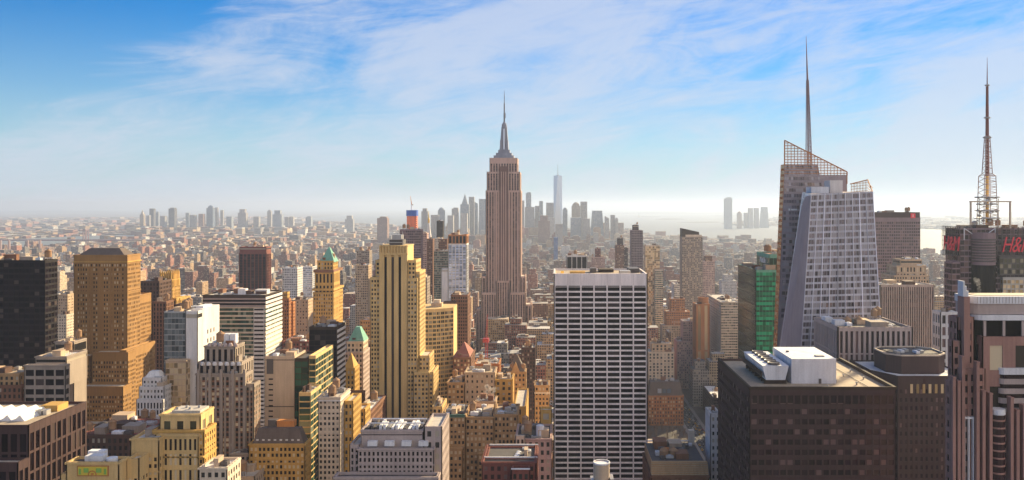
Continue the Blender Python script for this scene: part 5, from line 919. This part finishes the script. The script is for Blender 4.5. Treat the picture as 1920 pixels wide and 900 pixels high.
# tallest downtown tower: square base turning to a smaller square, corner facets
Y = 5900; c = (wx(1046, Y), Y + 30); a = 8.2 * Y / F; z0, z1 = 60, wz(329, Y)
bs = [(c[0] + u * a, c[1] + v * a) for u, v in ((-1, -1), (1, -1), (1, 1), (-1, 1))]; ts = [(c[0] + u * a * .98, c[1] + v * a * .98) for u, v in ((0, -1), (1, 0), (0, 1), (-1, 0))]
v = [(x_, y_, 0) for x_, y_ in bs] + [(x_, y_, z0) for x_, y_ in bs] + [(x_, y_, z1) for x_, y_ in ts]
f = [[i, (i + 1) % 4, 4 + (i + 1) % 4, 4 + i] for i in range(4)] + [[4 + i, 4 + (i + 1) % 4, 8 + i] for i in range(4)] + [[4 + (i + 1) % 4, 8 + (i + 1) % 4, 8 + i] for i in range(4)] + [[8, 9, 10, 11]]
b = B('tapering_glass_tower', 'tallest hazy glass tower downtown with a thin antenna', 'tower'); b.sep('shaft', 'glass_sky', (), [(v, f)]); b.sep('antenna', 'steel', (), [lathe((c[0], c[1], z1), [(9, 0), (9, 5), (2.2, 6), (1.4, 60), (.5, wz(307, Y) - z1)], 8)]); b.blocks.append((bs[0][0], bs[1][0], Y, Y + 60, 0, z1)); b.done()
g_ = 'hazy towers across the river'
for x0, x1, yt, Y, c, lab, tp in (
    (262, 269, 402, 9000, TN, 'clock tower like hazy spire, leftmost tall one across the river', 'spire'), (274, 280, 404, 8600, GR, 'short hazy tower left of the dark flat one across the river', None), (280, 288, 391, 8800, DK, 'dark flat topped hazy tower, second tall one across the river', None), (292, 297, 399, 8900, BL, 'thin hazy tower right of the dark flat one across the river', 'step'), (300, 309, 405, 8600, GR, 'low wide hazy block between thin and bulky towers across the river', None),
    (316, 327, 391, 8500, DK, 'bulky dark hazy tower with a lit edge across the river', 'box'), (348, 354, 399, 8800, BL, 'slim hazy tower left of a stepped pair across the river', None), (355, 365, 403, 8700, GR, 'squat hazy tower in the stepped pair across the river', None), (372, 381, 401, 8600, RD, 'reddish hazy tower left of the blue rounded one across the river', None), (387, 399, 390, 8700, (.10, .15, .24), 'blue hazy tower with rounded top across the river', 'dome'),
    (403, 408, 389, 8900, GR, 'tall thin hazy tower right of the blue rounded one', None), (413, 418, 394, 8950, GR, 'second thin hazy tower right of the blue rounded one', None), (424, 434, 406, 8500, BL, 'low hazy tower between thin ones and the greenish one', None), (446, 461, 399, 8400, GR, 'broad greenish grey hazy tower above the red brown tower', 'step'), (475, 485, 406, 8500, GR, 'pale hazy block right of the red brown tower', None), (501, 508, 396, 8700, GR, 'tall hazy round shouldered tower above the grid tower', 'dome'),
    (511, 528, 402, 8500, BL, 'wide stepped hazy tower right of the round shouldered one', 'step'), (534, 541, 407, 8500, GR, 'left one of two pale hazy slabs above the green pyramid', None), (543, 550, 406, 8550, WH, 'right one of two pale hazy slabs above the green pyramid', None), (573, 583, 407, 8500, BL, 'small hazy tower up left of the green pyramid', 'box'), (610, 618, 416, 8200, BL, 'small low hazy block right above the green pyramid', None), (647, 662, 411, 8300, GR, 'wide low hazy block left of the reddish slab', 'step'), (707, 726, 409, 5200, RD, 'reddish dark slab standing alone left of the plum slab', 'box')):
    far_tower(x0, x1, yt, Y, c, lab, g_, tp)
g_ = 'hazy towers across the bay'
for x0, x1, yt, Y, c, lab, tp in ((1359, 1373, 372, 9800, BL, 'tall hazy tower alone on the far shore of the bay', 'box'), (1383, 1391, 400, 10000, RD, 'short reddish hazy block across the bay, right of the tall one', 'dome'), (1396, 1403, 399, 10200, GR, 'short grey hazy block left of the twin slabs across the bay', None), (1404, 1412, 390, 10100, GR, 'left one of the twin hazy slabs across the bay', None), (1415, 1423, 390, 10100, GR, 'right one of the twin hazy slabs across the bay', None), (1426, 1442, 388, 10300, BL, 'wide dome topped hazy tower across the bay', 'taper')):
    far_tower(x0, x1, yt, Y, c, lab, g_, tp)
# river bridge, power station chimneys, harbour statue
Y = 5300; b = B('suspension_bridge', 'long grey suspension bridge crossing the river at the left', 'bridge'); dz = wz(449, Y)
b.sep('deck', 'mauve', [box8(wx(-420, Y), wx(330, Y), Y, Y + 36, dz - 9, dz)])
for px in (158, -180):
    u = wx(px, Y); zt = wz(430, Y); b.sep('bridge_tower', 'mauve', [box8(u - 9, u - 4, Y - 2, Y + 4, 0, zt), box8(u + 4, u + 9, Y - 2, Y + 4, 0, zt), box8(u - 9, u - 4, Y + 32, Y + 38, 0, zt), box8(u + 4, u + 9, Y + 32, Y + 38, 0, zt), box8(u - 9.5, u + 9.5, Y - 3, Y + 39, zt - 8, zt), box8(u - 14, u + 14, Y - 8, Y + 44, 0, 14)])
for yy in (Y + 1, Y + 35):
    pts = []; xa, xb = wx(-180, Y), wx(158, Y)
    for i in range(17): u = i / 16; pts.append((xa + (xb - xa) * u, yy, dz + 3 + (wz(431, Y) - dz - 3) * (2 * u - 1) ** 2))
    pts.append((wx(245, Y), yy, dz)); b.sep('cable', 'mauve', (), [tube(pts[i], pts[i + 1], 1.0, n=4) for i in range(17)])
b.done()
for px, lab in ((1, 'pink chimney cut by the left edge, first of four by the river'), (17, 'pink chimney by the river, second from the left edge'), (52, 'pink chimney by the river, third from the left edge'), (75, 'pink chimney by the river, rightmost of the four')):
    Y = 4250; single('chimney', lab, 'chimney', 'rose_stone', (), [lathe((wx(px, Y), Y, 0), [(7, 0), (5.2, wz(450, Y) - 1), (5.6, wz(450, Y)), (4.5, wz(450, Y))], 12)], 'power station chimneys')
Y = 20500; c = (wx(1198, Y), Y, 0); b = B('harbour_statue', 'tiny robed statue with a raised arm on an island in the bay', 'statue')
b.sep('pedestal', 'grey_stone', [box8(c[0] - 26, c[0] + 26, Y - 26, Y + 26, 0, 16), pyramid(c[0] - 13, c[0] + 13, Y - 13, Y + 13, 16, 60, .7, .7)]); b.sep('figure', 'copper', (), [lathe((c[0], Y, 60), [(9, 0), (8, 20), (6.5, 35), (6, 42), (2.5, 45), (3.2, 50), (.5, 54)], 10), tube((c[0] - 5, Y, 100), (c[0] - 8, Y, 122), 2, 1.5)]); b.done()

# ------------------------------------------------------------------ city fabric
def inpoly(x_, y_, poly):
    r_ = False; j = len(poly) - 1
    for i in range(len(poly)):
        xi, yi = poly[i]; xj, yj = poly[j]
        if (yi > y_) != (yj > y_) and x_ < (xj - xi) * (y_ - yi) / (yj - yi) + xi: r_ = not r_
        j = i
    return r_
FA = np.array([(f[0] - 4, f[1] + 4, f[2] - 4, f[3] + 4) for f in FOOT])
PAL = [((.36, .14, .085), 'red brick'), ((.27, .14, .085), 'brown'), ((.52, .33, .17), 'tan'), ((.60, .47, .31), 'cream'), ((.33, .30, .28), 'grey'), ((.62, .60, .57), 'white'), ((.11, .085, .08), 'dark')]
PW = np.array([.24, .2, .2, .13, .1, .08, .05])
ROOFS = [((.60, .57, .54), 'white'), ((.32, .30, .28), 'grey'), ((.12, .11, .10), 'black'), ((.42, .33, .25), 'tan')]
lots = []          # x0, x1, y0, y1, h, wall index, roof index
def lot(x0, x1, y0, y1, h):
    if x1 - x0 < 3: return
    if len(FA) and np.any((x0 < FA[:, 1]) & (x1 > FA[:, 0]) & (y0 < FA[:, 3]) & (y1 > FA[:, 2])): return
    cx_, cy2 = (x0 + x1) / 2, (y0 + y1) / 2
    for P_ in (EAST, EAST2, BAY):
        for q in ((x0, y0), (x1, y0), (x0, y1), (x1, y1)):
            if inpoly(*q, P_): return
    if x1 > 92 and x0 < 182 and y1 > 620 and y0 < 1000: return            # the park and the avenue beside it
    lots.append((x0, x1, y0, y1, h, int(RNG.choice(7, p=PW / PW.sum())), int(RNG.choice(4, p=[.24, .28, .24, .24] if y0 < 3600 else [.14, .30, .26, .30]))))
Yr = 430.0
while Yr < 19000:
    far = Yr > 3600; s = 1.0 if Yr < 1800 else (1.2 if not far else Yr / 2800)
    depth = 29 * s; lx, hx_ = -.82 * Yr - 160, .76 * Yr + 260
    for row in (0, 1):
        y0 = Yr + row * (depth + 3); x_ = lx
        while x_ < hx_:
            wd = RNG.uniform(13, 34) * s
            a = min(AVES, key=lambda q: abs(q - x_))
            if not far and abs(x_ - a) < 14: x_ = a + 14; continue
            x1 = x_ + wd
            if not far:
                nx = min((q for q in AVES if q > x_), default=1e9); x1 = min(x1, nx - 14)
            u = RNG.random(); px = VX + x_ * F / Yr
            if Yr < 900: h = RNG.uniform(32, 60)
            elif Yr < 1500: h = RNG.uniform(20, 60) * (1.0 if u < .80 or (870 < px < 1030 and Yr < 1320) else 1.9)
            elif Yr < 2600: h = RNG.uniform(14, 40) * (1.0 if u < .84 else 2.3)
            elif Yr < 4300: h = RNG.uniform(12, 30) * (1.0 if u < .88 else 2.3)
            elif Yr < 7000: h = RNG.uniform(9, 26) * (1.0 if u < .9 else 2.2)
            else: h = RNG.uniform(6, 24) * (1.0 if u < .93 else 2.4)
            if 880 < px < 1035 and 960 < Yr < 1290: h = RNG.uniform(45, 96)
            if 800 < px < 1165 and 4700 < Yr < 6800: h *= RNG.uniform(1.2, 3.4)
            if 6800 < Yr < 9400 and 230 < px < 600 and u > .55: h = RNG.uniform(25, 75)
            if 4000 < Yr < 5600 and 230 < px < 520 and u > .72: h = RNG.uniform(40, 62)
            lot(x_, x1 - RNG.uniform(0, 1.0), y0 + RNG.uniform(0, 1.5), y0 + depth - RNG.uniform(0, 5), h)
            x_ = x1 + (0 if RNG.random() < .9 else 5)
    Yr += 2 * depth + 3 + 16 * s
lots.sort(key=lambda t: t[2])
# which lots show most in the picture: coarse front-to-back cover
buf = np.zeros((450, 960), bool)
items = [(f[2], f, -1) for f in FOOT] + [(l[2], l, i) for i, l in enumerate(lots)]
items.sort(key=lambda t: t[0]); seen = np.zeros(len(lots))
for y_, f, i in items:
    x0, x1, y0, y1 = f[:4]; h = f[5] if i < 0 else f[4]
    a, b_ = (VX + x0 * F / y0) / 2, (VX + x1 * F / y0) / 2; t, bt, tb = (VY + (H - h) * F / y0) / 2, (VY + H * F / y0) / 2, (VY + (H - h) * F / y1) / 2
    xi, xj, yi, yj, yk = int(max(0, a)), int(min(960, math.ceil(b_))), int(max(0, min(449, t))), int(max(0, min(450, bt))), int(max(0, min(449, tb)))
    if xj <= xi or yj <= min(yi, yk): continue
    if i >= 0: seen[i] = np.count_nonzero(~buf[min(yi, yk):yj, xi:xj])
    buf[yi:yj, xi:xj] = True
order = [i for i in np.argsort(-seen) if seen[i] > 0 and lots[i][2] < 4300][:300]
sel = set(int(i) for i in order)
# solid geometry for a lot: body, parapet rim look, a hut or tank on the roof
def lot_geo(l, rs):
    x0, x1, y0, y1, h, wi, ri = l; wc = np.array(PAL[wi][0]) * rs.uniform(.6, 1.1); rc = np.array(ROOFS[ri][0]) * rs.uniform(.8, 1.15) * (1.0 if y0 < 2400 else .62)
    hx, colr = [box8(x0, x1, y0, y1, 0, h)], [(wc, rc)]
    if y0 < 5200:
        W, D = x1 - x0, y1 - y0
        if rs.random() < .38 and W > 12 and h > 22:
            e = rs.uniform(.12, .25); hh = h + rs.uniform(4, 14); hx.append(box8(x0 + W * e, x1 - W * e, y0 + D * e, y1 - D * e, h, hh)); colr.append((wc * .95, rc))
            h2, xa, xb, ya, yb = hh, x0 + W * e, x1 - W * e, y0 + D * e, y1 - D * e
        else: h2, xa, xb, ya, yb = h, x0, x1, y0, y1
        for k in range(rs.integers(1, 4)):
            a, d = (xb - xa) * rs.uniform(.12, .3), (yb - ya) * rs.uniform(.12, .3); p, q = xa + rs.random() * (xb - xa - a), ya + rs.random() * (yb - ya - d); hh = rs.uniform(1.5, 5)
            hx.append(box8(p, p + a, q, q + d, h2 + .01 * k, h2 + hh)); c_ = np.array(PAL[rs.integers(7)][0]) * .9; colr.append((c_, np.array(ROOFS[rs.integers(4)][0])))
    return hx, colr
def lot_mesh(name, hx, colr, off=(0, 0, 0)):
    me = hexes_mesh(name, hx, (), off); n = len(hx)
    c = np.ones((n, 6, 4, 4), np.float32)
    w_ = np.array([q[0] for q in colr]); r_ = np.array([q[1] for q in colr])
    c[..., :3] = w_[:, None, None, :]; c[:, 1, :, :3] = r_[:, None, :]
    ca = me.color_attributes.new('Col', 'FLOAT_COLOR', 'CORNER'); ca.data.foreach_set('color', c.ravel()); me.materials.append(MATS['city_masonry']); return me
ZONES = [(140, 'left of the hip roofed tower'), (300, 'beyond the gold crested tower'), (450, 'beyond the striped block'), (590, 'near the pale gridded tower'), (700, 'near the green pyramid tower'), (830, 'around the gilded spire'), (915, 'left of the spired tower'), (1040, 'below the spired tower'), (1215, 'behind the gridded slab'), (1300, 'by the orange stepped tower'), (1470, 'near the emerald tower'), (1640, 'behind the slanted tower'), (9999, 'near the sign tower')]
rs = np.random.default_rng(4); rest = {}
labels = {}
for i, l in enumerate(lots):
    hx, colr = lot_geo(l, rs)
    if i in sel:
        cx_, cy2 = (l[0] + l[1]) / 2, (l[2] + l[3]) / 2
        px = VX + cx_ * F / l[2]; zn = next(t for q, t in ZONES if px < q)
        size = 'low' if l[4] < 24 else ('mid height' if l[4] < 42 else 'tall'); dist = 'near' if l[2] < 1150 else ('mid distant' if l[2] < 1900 else 'far'); wide = 'wide' if l[1] - l[0] > 27 else ('slim' if l[1] - l[0] < 18 else 'plain')
        lab = f'{dist} {size} {wide} {PAL[l[5]][1]} building with {ROOFS[l[6]][1]} roof {zn}'.replace('plain ', '')
        me = lot_mesh('city_building', hx, colr, (cx_, cy2, 0)); o = link('city_building', me, None, (cx_, cy2, 0)); o['label'] = lab; o['category'] = 'building'; o['group'] = 'buildings of the hazy city spread'
    else:
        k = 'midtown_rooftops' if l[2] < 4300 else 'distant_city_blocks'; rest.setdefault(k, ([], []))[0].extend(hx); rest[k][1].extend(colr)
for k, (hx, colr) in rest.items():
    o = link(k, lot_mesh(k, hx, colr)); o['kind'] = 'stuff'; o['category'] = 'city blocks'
    o['label'] = 'mass of small roofs filling the middle distance' if k == 'midtown_rooftops' else 'faint carpet of low buildings fading out to the horizon'
print('LOTS', len(lots), 'seen', int((seen > 0).sum()))

# ------------------------------------------------------------------ avenue: cars and bare trees
a = AVES[40]; rr = random.Random(2)
CARC = [('yellow_paint', (.75, .42, .02), 'yellow cab'), ('pale_paint', (.7, .7, .7), 'white car'), ('black_paint', (.02, .02, .022), 'black car'), ('silver_paint', (.4, .41, .43), 'silver car'), ('maroon_paint', (.3, .03, .03), 'red car')]
CM = {}
for nm, c, lab in CARC:
    plain(nm, c, .3)
    body = [box8(-.9, .9, -2.2, 2.2, .35, .85)]; cab = pyramid(-.8, .8, -1.3, 1.2, .85, 1.45, .82, .62)
    wh = [tube((u * .92, v, .33), (u * .7, v, .33), .33, n=10) for u in (-1, 1) for v in (-1.4, 1.4)]
    me = hexes_mesh('car', body + [cab], wh); 
    for q in (nm, 'glass_dark', 'dark_steel'): me.materials.append(MATS[q])
    mi = [0] * 6 + [1, 0, 1, 1, 1, 1] + [2] * (len(me.polygons) - 12); me.polygons.foreach_set('material_index', mi); CM[nm] = me
ORD = {}
for ln in (-7.2, -3.6, 0, 3.6, 7.2):
    y_ = 870 + rr.random() * 20
    while y_ < 1290:
        nm, c, lab = CARC[rr.choice([0, 0, 0, 1, 1, 2, 2, 3, 3, 4])]; o = link('car', CM[nm], None, (a + ln + rr.uniform(-.3, .3), y_, .05)); side_ = 'kerbside' if abs(ln) > 6 else 'middle'
        far_ = 'near the mansard block' if y_ < 1010 else ('halfway along' if y_ < 1140 else 'at the far end of')
        o['label'] = f'tiny {lab} in the {side_} lane {far_} the avenue' if far_.endswith('of') else f'tiny {lab} in the {side_} lane of the avenue {far_}'; o['category'] = 'car'; o['group'] = 'cars on the avenue'
        y_ += rr.uniform(9, 34)
def bare_tree(x_, y_, h, seed):
    r = random.Random(seed); po, tw = [], []
    def br(p, d, l, rad, lev):
        q = p + d * l
        (po if lev < 2 else tw).append(tube(p, q, rad, rad * .6, n=4))
        if lev >= 4: return
        for _ in range(3 if lev < 3 else 4):
            e = d + np.array([r.uniform(-1, 1), r.uniform(-1, 1), r.uniform(-.1, .7)]) * .75; e /= np.linalg.norm(e); br(q, e, l * r.uniform(.6, .8), rad * .55, lev + 1)
    br(np.array([0, 0, 0.0]), np.array([0, 0, 1.0]), h * .3, .3, 0); return po, tw
TM = [bare_tree(0, 0, 15, s) for s in range(3)]
TMM = [(hexes_mesh('trunk', [], t[0]), hexes_mesh('crown', [], t[1])) for t in TM]
for t in TMM: t[0].materials.append(MATS['bark']); t[1].materials.append(MATS['twigs'])
k = 0
for yy in np.arange(866, 984, 11):
    for xx in np.arange(96, 150, 9.5):
        if any(xx > f[0] - 2 and xx < f[1] + 2 and yy > f[2] - 2 and yy < f[3] + 2 for f in FOOT): continue
        if any(xx > l[0] - 1 and xx < l[1] + 1 and yy > l[2] - 1 and yy < l[3] + 1 for l in lots if l[2] < 1000): continue
        x_, y_ = xx + rr.uniform(-2, 2), yy + rr.uniform(-3, 3)
        t = link('bare_tree', None, None, (x_, y_, 0)); t.rotation_euler = (0, 0, rr.random() * 6); m_ = TMM[k % 3]; link('trunk', m_[0], t); link('crown', m_[1], t); k += 1
        t['label'] = 'leafless brown tree in the shaded park beside the avenue'; t['category'] = 'tree'; t['group'] = 'bare trees in the park'

# ------------------------------------------------------------------ steam
sm = bpy.data.materials.new('steam'); sm.use_nodes = True; nt = sm.node_tree; nt.nodes.clear()
ho = N('ShaderNodeOutputMaterial'); pv = N('ShaderNodeVolumePrincipled'); L(pv.outputs[0], ho.inputs['Volume']); pv.inputs['Color'].default_value = (.97, .96, .95, 1); pv.inputs['Density'].default_value = .13; pv.inputs['Density Attribute'].default_value = ''
try: sm.cycles.homogeneous_volume = True
except Exception: pass
def steam(p, sc, lab, seed, lean):
    r = random.Random(seed); po = []
    for k in range(34):
        u = k / 33; rad = sc * (.28 + .62 * u) * r.uniform(.5, 1.1); sp_ = sc * (.35 + 1.1 * u); c = (p[0] + lean * u * sc * 4 + r.uniform(-1, 1) * sp_, p[1] + r.uniform(-1, 1) * sp_, p[2] + u * sc * 6.5 + r.uniform(-.5, .5) * sc)
        po.append(lathe(c, [(rad * math.sin(t) * r.uniform(.85, 1.1), -rad * math.cos(t)) for t in np.linspace(.15, math.pi - .15, 8)], 12))
    a_ = np.concatenate([np.array(v) for v, f in po]).mean(0); me = hexes_mesh('steam', [], po, tuple(a_)); me.materials.append(sm); o = link('steam', me, None, tuple(a_)); o['kind'] = 'stuff'; o['label'] = lab; o['category'] = 'steam'
steam(STEAM1, 1.5, 'white steam rising from chimney pots on the small tan block', 1, .5); steam((STEAM1[0] + 5, STEAM1[1], STEAM1[2]), 1.2, 'thinner second plume of steam beside the first on the tan block', 4, .3)
steam(STEAM2, .8, 'wisp of steam over the rounded crown of the granite tower', 2, -.4)
